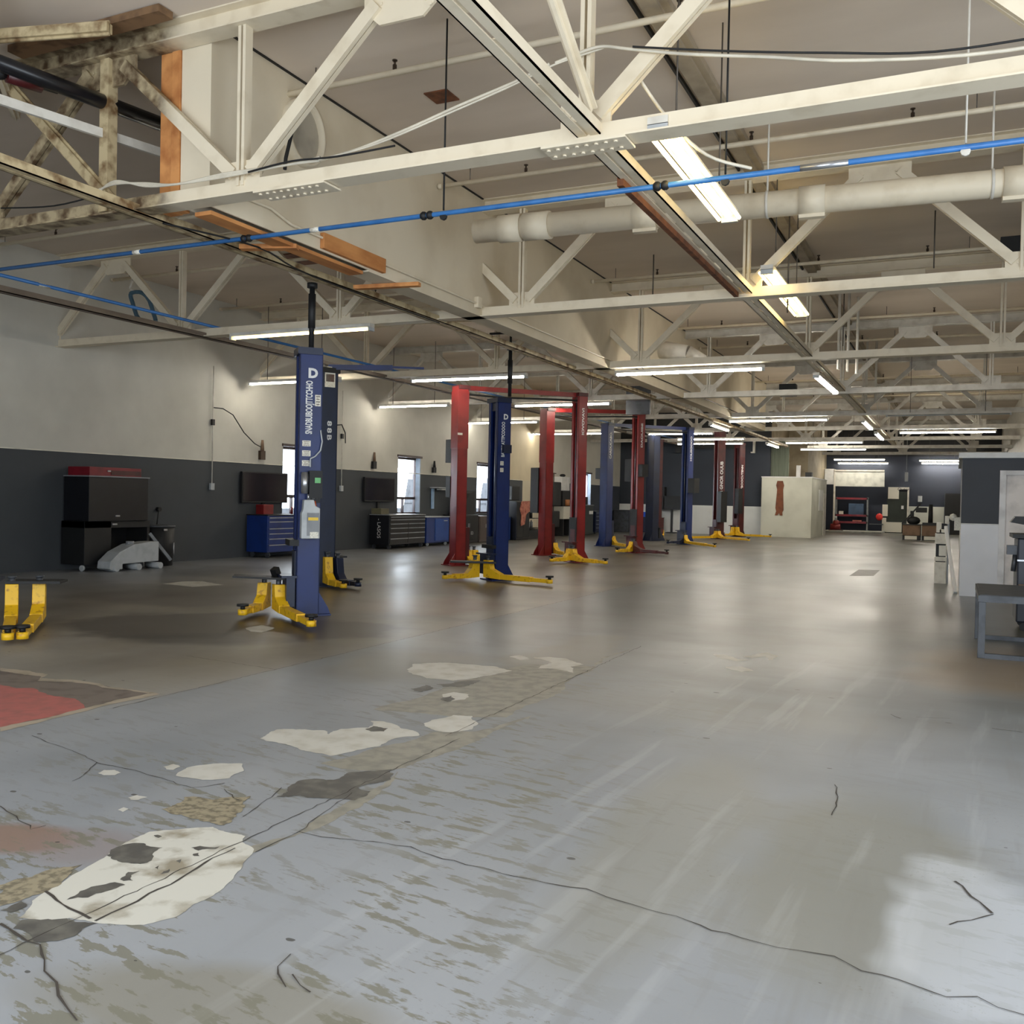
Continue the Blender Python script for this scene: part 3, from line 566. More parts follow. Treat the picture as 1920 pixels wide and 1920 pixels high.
light_fixture((-2.12, 6.95), (-2.12, 9.5), 4.44, 'warm three-tube light tilting over the aisle, nearest the camera', True, 3, True, 1.65, w=.16)
light_fixture((-2.30, 12.5), (-2.30, 15.6), 4.62, 'warm three-tube light over the aisle behind the duct pipe', True, 3, True, 1.65, w=.16)
light_fixture((-2.72, 20.6), (-2.68, 23.8), 4.29, 'tube light under the aisle strut past the third truss', False, 2, True, .1)
light_fixture((-2.76, 32.1), (-2.76, 35.3), 4.29, 'tube light under the aisle strut past the fourth truss', False, 2, True, .1)
light_fixture((-2.76, 37.4), (-2.76, 40.9), 4.29, 'small-looking tube light under the far aisle strut', False, 2, True, .1)
light_fixture((-7.7, 32.2), (-7.7, 34.9), 4.27, 'tube light under the far end of the strut over the lifts', False, 2, True, .1)
light_fixture((-7.7, 42.9), (-7.7, 45.7), 4.27, 'farthest tube light along the strut over the lifts', False, 2, True, .1)
light_fixture((-6.6, 60.6), (-3.7, 60.6), 4.15, 'farthest tube light in the far hall, above the header panel', False, 1, True)
light_fixture((-1.9, 60.6), (.3, 60.6), 4.15, 'tube light partly behind the office roof, lower one', False, 2, True)

# ================================================================ two-post lifts
def V3(*a): return Vector(a)
def lift(name, label, loc): return thing('two_post_lift', label, 'car lift', loc, None)
def column(t, base, H, partner, m, md, w=.34, d=.30, lip=.07, carriage=True, plate=True, labelc=None, post=None, mast=None):
    """C-section column standing at base, open towards partner; returns a frame (origin, o, s)"""
    B = V3(base[0], base[1], 0); o = V3(partner[0]-base[0], partner[1]-base[1], 0).normalized(); s = V3(-o.y, o.x, 0)
    M = Matrix(((o.x, s.x, 0, B.x), (o.y, s.y, 0, B.y), (0, 0, 1, 0), (0, 0, 0, 1)))
    c = MB().box(-d/2, -w/2, .02, -d/2+.014, w/2, H)
    for k in (-1, 1):
        c.box(-d/2, k*w/2, .02, d/2, k*(w/2-.014), H); c.box(d/2-.014, k*w/2, .02, d/2, k*(w/2-lip), H)
        c.box(d/2-.05, k*(w/2-lip), .02, d/2, k*(w/2-lip-.01), H)
    c.box(-d/2, -w/2, H-.012, d/2, w/2, H)
    col = part('column', c.xf(M), m, t, labelc)
    if plate:
        b = MB().box(-.30, -.24, 0, .24, .24, .02)
        for k in (-1, 1): b.prism([(-d/2, k*(w/2-.012), .02), (-.30, k*(w/2-.012), .02), (-.27, k*(w/2-.012), .10), (-d/2, k*(w/2-.012), .30)], (0, .012, 0))
        part('base_plate', b.xf(M), m, t)
    cap = MB().box(-d/2+.01, -w/2-.03, H-.06, d/2+.03, w/2+.03, H+.03).box(d/2-.05, -w/2+.02, H-.22, d/2-.02, w/2-.02, H-.06)
    part('top_cap', cap.xf(M), md, t)
    if carriage:
        g = MB().box(-d/2+.04, -w/2+.05, .06, d/2+.02, w/2-.05, .85).box(d/2+.02, -w/2-.02, .12, d/2+.13, w/2+.02, .52).box(d/2, -w/2-.06, .50, d/2+.20, w/2+.06, .53)
        part('carriage', g.xf(M), md, t)
        part('cable_run', MB().cyl((-.02, .05, .8), (-.02, .05, H-.1), .012, 8).cyl((.05, -.08, .8), (.05, -.08, H-.1), .010, 8).xf(M), silver, t)
    return (B, o, s, w, d, H, M, col)
def arm(t, p0, pad, m=None, z0=.36, dark=False):
    """low-profile swing arm from the carriage pivot to its pad"""
    m = m or yell; p0, e = V3(p0[0], p0[1], 0), V3(pad[0], pad[1], 0); d = (e-p0); L = d.length; d.normalize(); s = V3(-d.y, d.x, 0)
    M = Matrix(((d.x, s.x, 0, p0.x), (d.y, s.y, 0, p0.y), (0, 0, 1, 0), (0, 0, 0, 1))); k = min(.34, L*.3)
    a = MB()
    a.prism([(-.07, -.07, z0+.1), (.07, -.07, z0+.1), (.11, -.07, .24), (k, -.07, .15), (k, -.07, .05), (-.07, -.07, .07)], (0, .14, 0))
    a.box(k-.02, -.06, .05, L*.72, .06, .145)
    arm_o = part('arm', a.xf(M), m, t, bevel=.006)
    part('arm_extension', MB().box(L*.68, -.045, .06, L-.02, .045, .13).cyl((L, 0, .055), (L, 0, .125), .06, 14).xf(M), m, arm_o)
    part('lift_pad', MB().cyl((L, 0, .125), (L, 0, .17), .03, 12).cyl((L, 0, .165), (L, 0, .195), .075, 18).xf(M), black, arm_o, 'black rubber pad')
    part('arm_pin', MB().cyl((0, 0, z0+.06), (0, 0, z0+.17), .035, 12).cyl((.0, .0, z0+.17), (.0, 0, z0+.19), .05, 12).xf(M), dgrey, arm_o)
def side_pt(f, face, h, along=0.0, out=.004):
    B, o, s, w, d, H, M, c = f
    return B + s*face*(w/2+out) + o*along + V3(0, 0, h)
def vtext(f, face, txt, h, size, up=True, along=0.0, mt=None, t=None, length=.75):
    B, o, s, w, d, H, M, c = f; n = s*face; r = V3(0,0,1).cross(n)     # r points to the viewer's right
    x, y = (V3(0,0,1), -r) if up else (V3(0,0,-1), r)
    return text(txt, size, side_pt(f, face, h, along), x, y, mt or white, t, 'lettering', .0015, size*.03, length)
def sticker(t, f, face, h, wd, ht, along=0.0, m=None, lines=0, name='sticker'):
    B, o, s, w, d, H, M, c = f; p = side_pt(f, face, h, along, .002)
    st_ = part(name, MB().prism([p-o*wd/2-V3(0,0,ht/2), p+o*wd/2-V3(0,0,ht/2), p+o*wd/2+V3(0,0,ht/2), p-o*wd/2+V3(0,0,ht/2)], s*face*.003), m or whites, t)
    if lines:
        b = MB()
        for k in range(lines):
            z = ht/2-(k+.7)*ht/(lines+.4); q = p+s*face*.004+V3(0,0,z); l = wd*(.36-.08*(k % 2))
            b.prism([q-o*l-V3(0,0,ht*.05), q+o*l-V3(0,0,ht*.05), q+o*l+V3(0,0,ht*.05), q-o*l+V3(0,0,ht*.05)], s*face*.001)
        part('sticker_print', b, print_ink, st_)
# -- blue lift at the left edge (only its arms and yoke in view)
A1, A2 = (-10.55, 7.35), (-7.84,10.22)
B1, B2 = (-10.04, 13.57), (-8.12, 16.6)
t = lift('', 'front blue lift whose tall column carries a grey oil tank, arms in the left corner', (-9.0, 9.0, 0))
fA1 = column(t, A1, 3.53, A2, bluep, blued)
arm(t, (-10.0, 7.5), (-8.72, 6.50), z0=.38); arm(t, (-9.85, 7.75), (-8.66, 6.62), z0=.38)
fA2 = column(t, A2, 3.50, A1, bluep, blued)
arm(t, (-8.10, 9.98), (-6.8,8.98), z0=.30); arm(t, (-8.42, 10.08), (-8.15, 9.35), z0=.30)
F = 1
text('D', .17, side_pt(fA2, F, 3.19, -.02), -fA2[1], (0,0,1), white, t, 'lettering', .0015, .008)
vtext(fA2, F, 'SNADBUIBOOJTTCCHHO', 2.745, .12, True, .02, None, t, .70)
for h in (2.27, 2.14, 2.01): sticker(t, fA2, F, h, .11, .075, .05, None, 3)
sticker(t, fA2, F, 2.84, .075, .15, -.09, None, 4)
B_, o_, s_, w_, d_, H_, M_, c_ = fA2
Mx = Matrix(((-o_.x, s_.x, 0, B_.x), (-o_.y, s_.y, 0, B_.y), (0, 0, 1, 0), (0, 0, 0, 1)))   # x: viewer's right, y: out of the lettered face
UP = Matrix.Translation((0,0,.13)); Mp = UP @ Mx; Mt = Matrix.Translation((0,0,.20)) @ Mx
part('power_pack', MB().box(-.02, .17, 1.42, .15, .28, 1.78).box(.0, .17, 1.36, .13, .25, 1.42).xf(Mp), black, t, 'black motor box')
part('motor_ribs', MB().cyl((-.07, .22, 1.48), (-.07, .22, 1.76), .045, 14).cyl((-.07, .22, 1.50), (-.07, .22, 1.74), .052, 10).xf(Mp), silver, t, 'ribbed metal motor')
part('motor_label', MB().box(.05, .281, 1.62, .125, .284, 1.69).xf(Mp), green, t, 'green and yellow label')
part('fittings', MB().cyl((-.02, .24, 1.33), (-.02, .24, 1.40), .022, 10).cyl((.04, .24, 1.335), (.04, .24, 1.385), .02, 10).cyl((.08, .24, 1.35), (.11, .24, 1.38), .016, 8).xf(Mt), silver, t)
tk = MB().prism([(-.12, .17, .82), (.12, .17, .82), (.12, .17, 1.22), (.06, .17, 1.25), (.04, .17, 1.33), (-.09, .17, 1.33), (-.10, .17, 1.20), (-.12, .17, 1.15)], tuple(V3(0, .15, 0)))
part('oil_tank', tk.xf(Mt), lgrey, t, 'pale grey plastic tank', bevel=.012)
part('tank_label', MB().box(-.05, .322, .86, .11, .325, 1.16).xf(Mt), mgrey, t); part('tank_sticker', MB().box(-.035, .326, 1.06, .095, .328, 1.10).xf(Mt), mat('yellow_label', (226, 190, 60), .5), t, 'yellow strip')
part('tank_sticker', MB().box(-.01, .326, .83, .10, .328, .91).xf(Mt), whites, t, 'white sticker'); part('tank_cap', MB().cyl((.06, .25, 1.22), (.04, .25, 1.31), .03, 12).xf(Mt), orange, t, 'orange cap')
part('control_cable', MB().tube([(.13, .18, 2.25), (.15, .20, 2.1), (.13, .2, 1.98), (.06, .2, 1.90), (.0, .2, 1.87), (.0, .2, 1.76)], .010).xf(Mt), lgrey, t, 'white cable')
part('stop_collar', MB().box(-.25, -.20, .92, -.13, .20, 1.0).xf(Mx), black, t, 'black collar')
part('yoke_plate', MB().beam((-8.04, 10.14, .47), (-8.63, 9.71, .50), .30, .025).beam((-8.23, 10.1, .5), (-8.23, 10.05, .60), .09, .09), black, t, 'black plate over the arms')
part('yoke_plate', MB().beam((-10.1, 7.55, .50), (-9.62, 7.9, .50), .34, .03), black, t, 'black plate over the arms')
# -- second blue lift
t = lift('', 'second blue lift, its rear column half hidden behind the front blue column', (-9.0, 15.0, 0))
fB1 = column(t, B1, 3.78, B2, blued, black)
arm(t, (-9.86, 13.45), (-9.20, 13.0), z0=.42); arm(t, (-9.75, 13.6), (-9.15, 13.35), blued, z0=.40)
fB2 = column(t, B2, 3.52, B1, bluep, blued)
arm(t, (-8.15, 16.28), (-6.72, 15.95), z0=.30); arm(t, (-8.40, 16.2), (-8.72, 15.6), z0=.30)
part('overhead_boom', MB().beam((-9.95, 13.5, 3.82), (-9.05, 14.15, 3.86), .08, .09).beam((-9.05, 14.15, 3.87), (-8.62, 14.5, 3.88), .06, .035), bluep, t, 'blue boom at the column top')
sticker(t, fB1, -1, 3.60, .19, .26, .0, whites); sticker(t, fB1, -1, 3.63, .15, .13, .0, mat('sign_brown', (98, 60, 50), .6), name='sign_panel')
sticker(t, fB1, -1, 3.79, .12, .07, .0, whites, 1)
for _h, _c in ((2.84, '8'), (2.72, '8'), (2.60, 'B')): vtext(fB1, -1, _c, _h, .11, False, .0, None, t, .09)
F = 1
text('D', .14, side_pt(fB2, F, 3.18, -.03), -fB2[1], (0,0,1), white, t, 'lettering', .0015, .006)
vtext(fB2, F, 'BAMTOATTPCOOOO', 2.745, .10, True, .02, None, t, .68)
for h in (2.28, 2.15): sticker(t, fB2, F, h, .075, .08, .04, None, 2)
part('stop_collar', MB().box(.15, -.20, .62, .24, .20, .69).xf(fB2[6]), black, t)
part('yoke_plate', MB().beam((-8.0, 16.3, .36), (-8.75, 15.85, .37), .30, .03), black, t)
part('winch', MB().box(-.13, .17, 2.48, .05, .25, 2.64).xf(fB2[6]), blued, t)
# black power masts standing on the columns up to the strut
for (x, y), z0, z1, l in ((((-7.84,10.22)[0]+.1, (-7.84,10.22)[1]-.1), 3.54, 4.38, 'black power mast rising from the tall front blue column to the strut'), ((-7.80, 16.35), 3.555, 4.50, 'black power mast rising from the second blue column to the strut')):
    p = MB().cyl((x, y, z0), (x, y, z1), .035, 12).cyl((x, y, z0), (x, y, z0+.3), .026, 12).cyl((x, y, z0+.25), (x, y, z0+.7), .048, 12).cyl((x, y, z1-.06), (x, y, z1), .07, 10)
    if z0 > 3.55: p.cyl((x, y, z1), (x, y, z1+.28), .022, 10).cyl((x, y, z1+.28), (x-.45, y, z1+.28), .022, 10)
    solo('power_mast', p, black, l, 'mast')
# -- red lifts and the far lifts
def pair(label, L_, R_, HL, HR, m, md, w, d, txtL, txtR, arms, bar=True, zt=None, size=.14, boxes=(), length=.7):
    t = lift('', label, ((L_[0]+R_[0])/2, (L_[1]+R_[1])/2, 0))
    fl_ = column(t, L_, HL, R_, m, md, w, d, carriage=False); fr_ = column(t, R_, HR, L_, m, md, w, d)
    part('carriage', MB().box(d/2, -w/2, .05, d/2+.10, w/2, .9).xf(fl_[6]), md, t)
    if bar:
        a, b = V3(L_[0], L_[1], HL-.02), V3(R_[0], R_[1], HR-.02)
        part('crossbar', MB().beam(a, b, .10, .11), m, t)
        part('crossbar_hose', MB().tube([a+V3(.05,0,-.14), a.lerp(b, .3)+V3(.05,0,-.18), a.lerp(b,.7)+V3(.05,0,-.15), b+V3(.05,0,-.14)], .022, 8), black, t)
    if txtL: vtext(fl_, -1, txtL[0], txtL[1], size, True, 0, None, t, length)
    if txtR: vtext(fr_, 1, txtR[0], txtR[1], size, True, 0, None, t, length)
    for p, e, q in arms: arm(t, p, e, q, z0=.26)
    for f, face, h, bw, bh, bd, mm in boxes:
        f = fl_ if f == 'L' else fr_
        part('control_box', MB().box(-bw/2, face*w/2, h, bw/2, face*(w/2+bd), h+bh).xf(f[6]), mm, t)
    return t, fl_, fr_
C1, C2, D1, D2, E1, E2 = (-10.61, 19.55), (-8.78, 22.6), (-10.62, 24.8), (-8.92, 28.0), (-11.07, 31.2), (-9.26, 35.2)
t, f1, f2 = pair('nearest red lift with a red crossbar, its left column behind the second blue lift', C1, C2, 4.20, 4.30, redp, redd, .30, .27, None, ('IOVOVAVI', 3.60),
     [((-10.45, 19.8), (-9.6, 18.85), None), ((-10.35, 19.9), (-10.0, 20.8), None), ((-8.85, 22.3), (-9.05, 21.6), None), ((-8.75, 22.25), (-7.68, 21.7), None)], size=.10, length=.68, boxes=[('L', 1, 2.42, .25, .55, .28, black), ('L', 1, 1.6, .3, .5, .2, black)])
part('column_sleeve', MB().box(-.145, -.16, 2.75, .145, .16, 4.1).xf(f1[6]), redp, t, 'brighter upper sleeve'); part('plate_sticker', MB().box(-.15, -.164, 3.06, -.02, -.161, 3.11).xf(f1[6]), whites, t)
part('lower_cover', MB().box(.13, -.15, .15, .15, .15, 1.15).xf(f2[6]), black, t)
t, f1, f2 = pair('second red lift with a red crossbar, behind the nearest red one', D1, D2, 4.17, 4.36, redp, redd, .30, .27, None, ('DAOUIBE', 3.62),
     [((-10.4, 25.0), (-9.7, 24.3), None), ((-8.95, 27.7), (-9.15, 26.9), None), ((-8.9, 27.7), (-7.66, 27.0), redd)], size=.10, length=.74, boxes=[('R', 1, 2.35, .25, .38, .18, black), ('R', -1, 2.2, .25, .7, .3, black), ('L', 1, 1.2, .35, 1.3, .35, black)])
part('column_sleeve', MB().box(-.145, -.16, 2.65, .145, .16, 4.1).xf(f1[6]), redp, t, 'brighter upper sleeve')
part('lower_cover', MB().box(.13, -.15, .15, .15, .15, 1.35).xf(f2[6]), black, t)
t, f1, f2 = pair('blue lift with a dark blue crossbar behind the red lifts', E1, E2, 4.27, 4.40, bluep, blued, .34, .30, ('CARDUCABO:', 3.52), ('HOLISOOOO', 3.62),
     [((-10.85, 31.4), (-9.75, 30.0), None), ((-9.28, 34.9), (-9.6, 34.0), blued), ((-9.2, 34.9), (-7.55, 32.6), None)], size=.13, length=.93, boxes=[('L', 1, 2.35, .25, .38, .25, black), ('R', 1, 1.95, .3, .55, .3, black)])
# far lifts
FB, FR, F2, G2 = (-11.14, 37.0), (-11.75, 39.6), (-9.52, 41.7), (-9.45, 45.6)
t = lift('', 'dark navy lift column standing between the second red lift and the far wall', (FB[0], FB[1], 0))
fB = column(t, FB, 4.3, (-9.6, 39.8), blued, black, .42, .34); part('foot_gusset', MB().prism([(.17, -.02, .0), (.75, -.02, 0), (.6, -.02, .25), (.3, -.02, .7), (.17, -.02, 1.2)], (0, .04, 0)).xf(fB[6]), blued, t)
part('rail_rear', MB().box(-.35, .25, .1, -.27, .33, 4.2).xf(fB[6]), graypaint, t, 'white rail')
t, f1, f2 = pair('far red lift with white lettering down its right column', FR, F2, 4.25, 4.72, redd, redd, .42, .34, None, ('EMAB GNOR OUUB', 2.52),
     [((-9.5, 41.3), (-10.5, 39.0), None), ((-9.4, 41.3), (-7.7, 39.3), None), ((-11.5, 39.8), (-11.0, 38.0), None)], bar=False, size=.2, length=1.8)
part('lift_chain', MB().box(.12, .10, .9, .16, .2, 4.1).xf(f1[6]), brass, t); part('lift_motor', MB().box(-.1, .22, .75, .2, .55, 2.1).xf(f2[6]), black, t)
t = lift('', 'farthest red lift column, close to the hanging saw-shaped panel', (G2[0], G2[1], 0))
fG = column(t, G2, 4.45, (-11.2, 43.0), redd, redd, .40, .34); vtext(fG, 1, 'OORAYYBOOCUTENN', 2.53, .16, True, 0, None, t, 1.8)
arm(t, (-9.4, 45.2), (-7.75, 44.6), None); arm(t, (-9.6, 45.2), (-9.9, 44.5), None)
part('control_box', MB().box(.17, .2, 1.1, .45, .45, 2.3).xf(fG[6]), black, t)

# ================================================================ left wall furniture
WX = -16.085
def conduit_drop(y, z0, z1, label, boxz=None):
    t = thing('wall_conduit', label, 'conduit', (WX, y, z0))
    part('pipe_run', MB().cyl((WX+.03, y, z0), (WX+.03, y, z1), .014, 8), graypaint, t)
    part('outlet_box', MB().box(WX, y-.06, z0-.14, WX+.06, y+.06, z0+.02), lgrey, t)
    part('switch', MB().box(WX, y-.04, (z0+z1)/2, WX+.06, y+.04, (z0+z1)/2+.14), black, t)
    return t
t = conduit_drop(17.27, 1.80, 4.6, 'white conduit dropping to a lone outlet right of the dark cabinet')
part('cord', MB().tube([(WX+.04, 17.27, 3.62), (WX+.08, 17.55, 3.62), (WX+.08, 17.9, 3.5), (WX+.08, 18.3, 3.1), (WX+.08, 18.7, 2.85), (WX+.06, 18.95, 2.78)], .013), black, t, 'black cord')
t = conduit_drop(22.5, 1.85, 4.6, 'white conduit dropping to an outlet between the two wall televisions')
part('cord', MB().tube([(WX+.05, 21.3, 3.3), (WX+.08, 21.8, 3.55), (WX+.08, 22.4, 3.62), (WX+.06, 22.6, 3.4), (WX+.06, 22.62, 3.1)], .016), black, t, 'black cord')
conduit_drop(33.6, 1.5, 4.6, 'brown-stained conduit dropping down the cream wall left of the bare doorway panel')
for y, z, h, l in ((19.03, 2.46, .5, 'dark coat hook frame on the wall above the first television'), (24.15, 2.42, .5, 'dark hanging tool on the wall above the second television'), (27.8, 2.42, .4, 'dark bottle-shaped holder on the wall right of the first clear window')):
    t = thing('wall_holder', l, 'holder', (WX, y, z))
    part('bracket', MB().box(WX, y-.09, z, WX+.08, y+.09, z+h*.45), brass if y < 20 else black, t)
    part('grip', MB().cyl((WX+.05, y, z+h*.45), (WX+.05, y, z+h), .05, 10, r2=.03), brownc if y < 25 else black, t)
# tall black cabinet with a maroon box on top, on a rolling base
t = thing('rolling_cabinet', 'tall black rolling cabinet against the left wall under a maroon tool chest', 'cabinet', (-15.7, 13.9, 0))
part('upper_case', MB().box(-16.05, 13.15, .98, -15.35, 14.65, 1.86), blackg, t, bevel=.01)
part('top_edge', MB().box(-16.05, 13.13, 1.86, -15.33, 14.67, 1.885), mgrey, t)
part('lower_case', MB().box(-16.05, 13.1, .12, -15.4, 13.75, .98).box(-16.05, 13.1, .84, -15.4, 14.75, .98).box(-16.05, 14.68, .12, -15.4, 14.75, .84).box(-16.05, 13.7, .12, -16.0, 14.7, .84), black, t, bevel=.008)
part('handle', MB().box(-15.35, 13.8, 1.07, -15.33, 13.9, 1.10).box(-15.40, 13.76, .90, -15.38, 13.88, .93), silver, t, 'chrome latches')
part('roll_of_paper', MB().cyl((-15.5, 13.72, .45), (-15.5, 13.72, .82), .05, 14), mat('paper_roll', (206, 192, 160), .8), t, 'cream roll')
for y in (13.1, 14.6): part('caster', MB().cyl((-15.45, y-.02, .06), (-15.45, y+.02, .06), .06, 12), lgrey, t)
t = thing('tool_chest', 'maroon flat tool chest on top of the tall black cabinet', 'tool chest', (-15.7, 13.85, 1.885))
part('case', MB().box(-16.0, 13.2, 1.885, -15.4, 14.5, 2.06), maroon, t, bevel=.006); part('drawer', MB().box(-15.4, 13.72, 1.91, -15.39, 14.48, 2.0), redd, t); part('handle', MB().box(-15.39, 13.62, 1.97, -15.375, 13.70, 2.0), silver, t)
# grey floor jack
t = thing('floor_jack', 'pale grey floor jack parked before the tall black cabinet', 'jack', (-15.1, 13.8, 0))
prof = [(13.3, .06), (13.32, .20), (13.55, .38), (13.9, .52), (14.3, .56), (14.55, .56), (14.55, .16), (13.62, .14), (13.62, .04), (13.36, .03)]
part('body', MB().prism([(-15.28, y, z) for y, z in prof], (.35, 0, 0)), lgrey, t, bevel=.01)
part('saddle', MB().cyl((-15.1, 13.95, .5), (-15.1, 13.95, .58), .08, 14), mgrey, t)
for y in (13.46, 14.02, 14.58): part('wheel', MB().cyl((-15.3, y, .065), (-14.9, y, .065), .065, 14), lgrey, t)
part('handle', MB().beam((-15.2, 14.55, .72), (-15.0, 14.95, .15), .06, .06), mgrey, t)
t = thing('trash_bin', 'black waste bin right of the floor jack', 'bin', (-15.6, 15.2, 0))
part('body', MB().cyl((-15.6, 15.18, 0), (-15.6, 15.18, .86), .30, 20, r2=.34), black, t); part('rim', MB().cyl((-15.6, 15.18, .83), (-15.6, 15.18, .87), .355, 20), dgrey, t)
part('clip', MB().box(-15.27, 15.0, .76, -15.25, 15.1, .80).cyl((-15.27, 15.3, .24), (-15.27, 15.3, .5), .014, 8), silver, t, 'metal clips')
solo('wall_tap', MB().cyl((WX, 15.62, 1.2), (WX+.08, 15.62, 1.2), .05, 10).cyl((WX+.06, 15.55, 0.85), (WX+.06, 15.6, 1.2), .012, 8), black, 'dark wall outlet with a thin cord above the black waste bin', 'outlet')
solo('wall_switch', MB().box(WX, 14.85, 1.45, WX+.04, 14.95, 1.62), black, 'small dark wall switch right of the tall black cabinet', 'switch')
# generic rolling tool chest seen from its end and front
def drawers(name, label, x0, x1, y0, y1, z0, z1, m, rows, split, top=None, cols=None):
    t = thing(name, label, 'tool chest', ((x0+x1)/2, (y0+y1)/2, 0))
    part('case', MB().box(x0, y0, z0, x1, y1, z1), m, t, bevel=.008)
    part('worktop', MB().box(x0-.01, y0-.01, z1, x1+.02, y1+.01, z1+.025), top or black, t)
    H = (z1-z0-.06); z = z1-.03
    for r_, fr in enumerate(rows):
        h = H*fr; n = 1 if r_ < split else 2
        for k in range(n):
            a = y0+.03+(y1-y0-.06)*(0 if k == 0 else .5)+.005; c = y0+.03+(y1-y0-.06)*(1 if (n == 1 or k == 1) else .5)-.005
            d = part('drawer', MB().box(x1, a, z-h+.01, x1+.015, c, z-.005), m, t)
            part('handle', MB().box(x1+.015, a+.02, z-.035, x1+.035, c-.02, z-.012), drawerl, d)
        z -= h
    for yy in (y0+.12, y1-.12):
        for xx in (x0+.1, x1-.08): part('caster', MB().cyl((xx, yy-.02, z0/2), (xx, yy+.02, z0/2), z0/2, 12).box(xx-.03, yy-.035, z0/2, xx+.03, yy+.035, z0), dgrey, t)
    return t
drawers('tool_chest', 'dark blue drawer chest on casters below the first television', -16.0, -15.35, 18.45, 20.6, .14, 1.05, toolblue, [.12,.2,.15,.15,.18,.2], 2)
t = drawers('tool_chest', 'black drawer chest on casters below the second television', -16.0, -15.3, 23.9, 26.0, .13, 1.02, blackg, [.1,.15,.16,.18,.2,.2], 2, silver)
text('- LASOS', .17, (-15.66, 23.885, .62), (0,0,-1), (1,0,0), white, t)
t = thing('storage_cart', 'bright blue steel cart with a pale top under the first clear window', 'cart', (-15.7, 27.2, 0))
part('body', MB().box(-16.0, 26.35, .10, -15.45, 27.85, .93), toolblue, t, bevel=.01); part('top', MB().box(-16.02, 26.3, .93, -15.43, 27.9, .96), lgrey, t); part('door', MB().box(-15.45, 26.9, .16, -15.43, 27.8, .88), mat('cart_blue', (34, 74, 150), .35), t); part('badge', MB().box(-15.43, 27.45, .80, -15.425, 27.7, .83), lgrey, t)
for y in (26.5, 27.7): part('caster', MB().cyl((-15.5, y-.02, .05), (-15.5, y+.02, .05), .05, 10), lgrey, t)
for y0, y1, z0, z1, l in ((18.25, 20.0, 1.36, 2.14, 'wall television behind the tall front blue column'), (23.6, 25.25, 1.42, 2.16, 'wall television above the black drawer chest')):
    t = thing('television', l, 'television', (WX, (y0+y1)/2, z0))
    part('case', MB().box(WX+.02, y0, z0, WX+.10, y1, z1), black, t, bevel=.01); part('screen', MB().box(WX+.10, y0+.03, z0+.04, WX+.105, y1-.03, z1-.03), screen, t); part('mount', MB().box(WX, (y0+y1)/2-.05, z0-.3, WX+.05, (y0+y1)/2+.05, z1-.2), black, t)
solo('red_box', MB().box(-15.95, 18.72, 1.075, -15.7, 19.1, 1.32), redp, 'small red box on the dark blue drawer chest', 'box', bevel=.01)
solo('spray_can', MB().cyl((-15.8, 19.95, 1.075), (-15.8, 19.95, 1.24), .035, 12).cyl((-15.8, 19.95, 1.24), (-15.8, 19.95, 1.27), .02, 10), redp, 'red spray can on the dark blue drawer chest by the window', 'can')
solo('khaki_case', MB().box(-15.95, 23.9, 1.045, -15.6, 24.35, 1.22), mat('khaki', (96, 92, 70), .7), 'khaki tool case on the black drawer chest', 'case', bevel=.01)
t = thing('wall_rack', 'wall shelf rail with two white lamps beyond the blue cart', 'rack', (WX, 28.4, 1.9))
part('rail', MB().box(WX, 27.6, 1.90, WX+.35, 29.4, 1.93), lgrey, t); part('bracket', MB().box(WX, 27.7, 1.2, WX+.04, 27.85, 1.88), mat('pale_blue', (150, 180, 214), .5), t)
for y in (28.05, 29.0): part('lamp', MB().box(WX+.1, y-.15, 1.84, WX+.3, y+.15, 1.88), white, t)
# dark cabinets, covers and tools farther along
def cab(name, cat, label, x0, x1, y0, y1, z1, m, door=None, top=None):
    t = thing(name, label, cat, ((x0+x1)/2, (y0+y1)/2, 0))
    part('body', MB().box(x0, y0, .02, x1, y1, z1), m, t, bevel=.01)
    part('plinth', MB().box(x0+.02, y0+.02, 0, x1-.03, y1-.02, .05), black, t)
    if door: 
        part('door', MB().box(x1, y0+.03, .1, x1+.015, (y0+y1)/2-.005, z1-.04), door, t); part('door', MB().box(x1, (y0+y1)/2+.005, .1, x1+.015, y1-.03, z1-.04), door, t)
        part('handle', MB().box(x1+.015, (y0+y1)/2-.05, z1*.55, x1+.03, (y0+y1)/2-.03, z1*.7).box(x1+.015, (y0+y1)/2+.03, z1*.55, x1+.03, (y0+y1)/2+.05, z1*.7), silver, t)
    if top: part('top', MB().box(x0-.01, y0-.01, z1, x1+.02, y1+.01, z1+.03), top, t)
    return t
t = cab('tool_cabinet', 'cabinet', 'black cabinet left of the nearest red column', -16.0, -15.4, 28.4, 29.9, 1.0, blackg, black)
part('tarpaulin', MB().prism([(-15.95, 28.7, 1.0), (-15.95, 29.9, 1.0), (-15.95, 29.9, 1.85), (-15.95, 29.5, 1.75)], (.4, 0, 0)), black, t)
text('ED', .16, (-15.38, 29.4, .35), (0,1,0), (0,0,1), lgrey, t)
cab('storage_locker', 'cabinet', 'brown-grey locker right of the nearest red column', -16.0, -15.4, 30.0, 31.0, .95, mat('taupe_steel', (92, 80, 74), .5), mat('taupe_door', (84, 72, 66), .5))
cab('low_bench', 'bench', 'low dark bench below the second clear window', -16.0, -15.4, 31.05, 32.6, .88, toolblue, None, dgrey)
t = cab('machine_stand', 'machine', 'black machine right of the second blue column with a pink cloth hanging on it', -16.0, -15.2, 32.7, 33.9, 1.5, blackg, black)
part('head', MB().box(-15.95, 32.8, 1.53, -15.45, 33.5, 2.1), black, t, bevel=.03)
cl = MB(); pts = [(33.05, 1.5), (33.85, 1.52), (33.9, 1.15), (33.5, 1.0), (33.35, .6), (33.0, .55), (33.05, .95), (32.9, 1.2)]
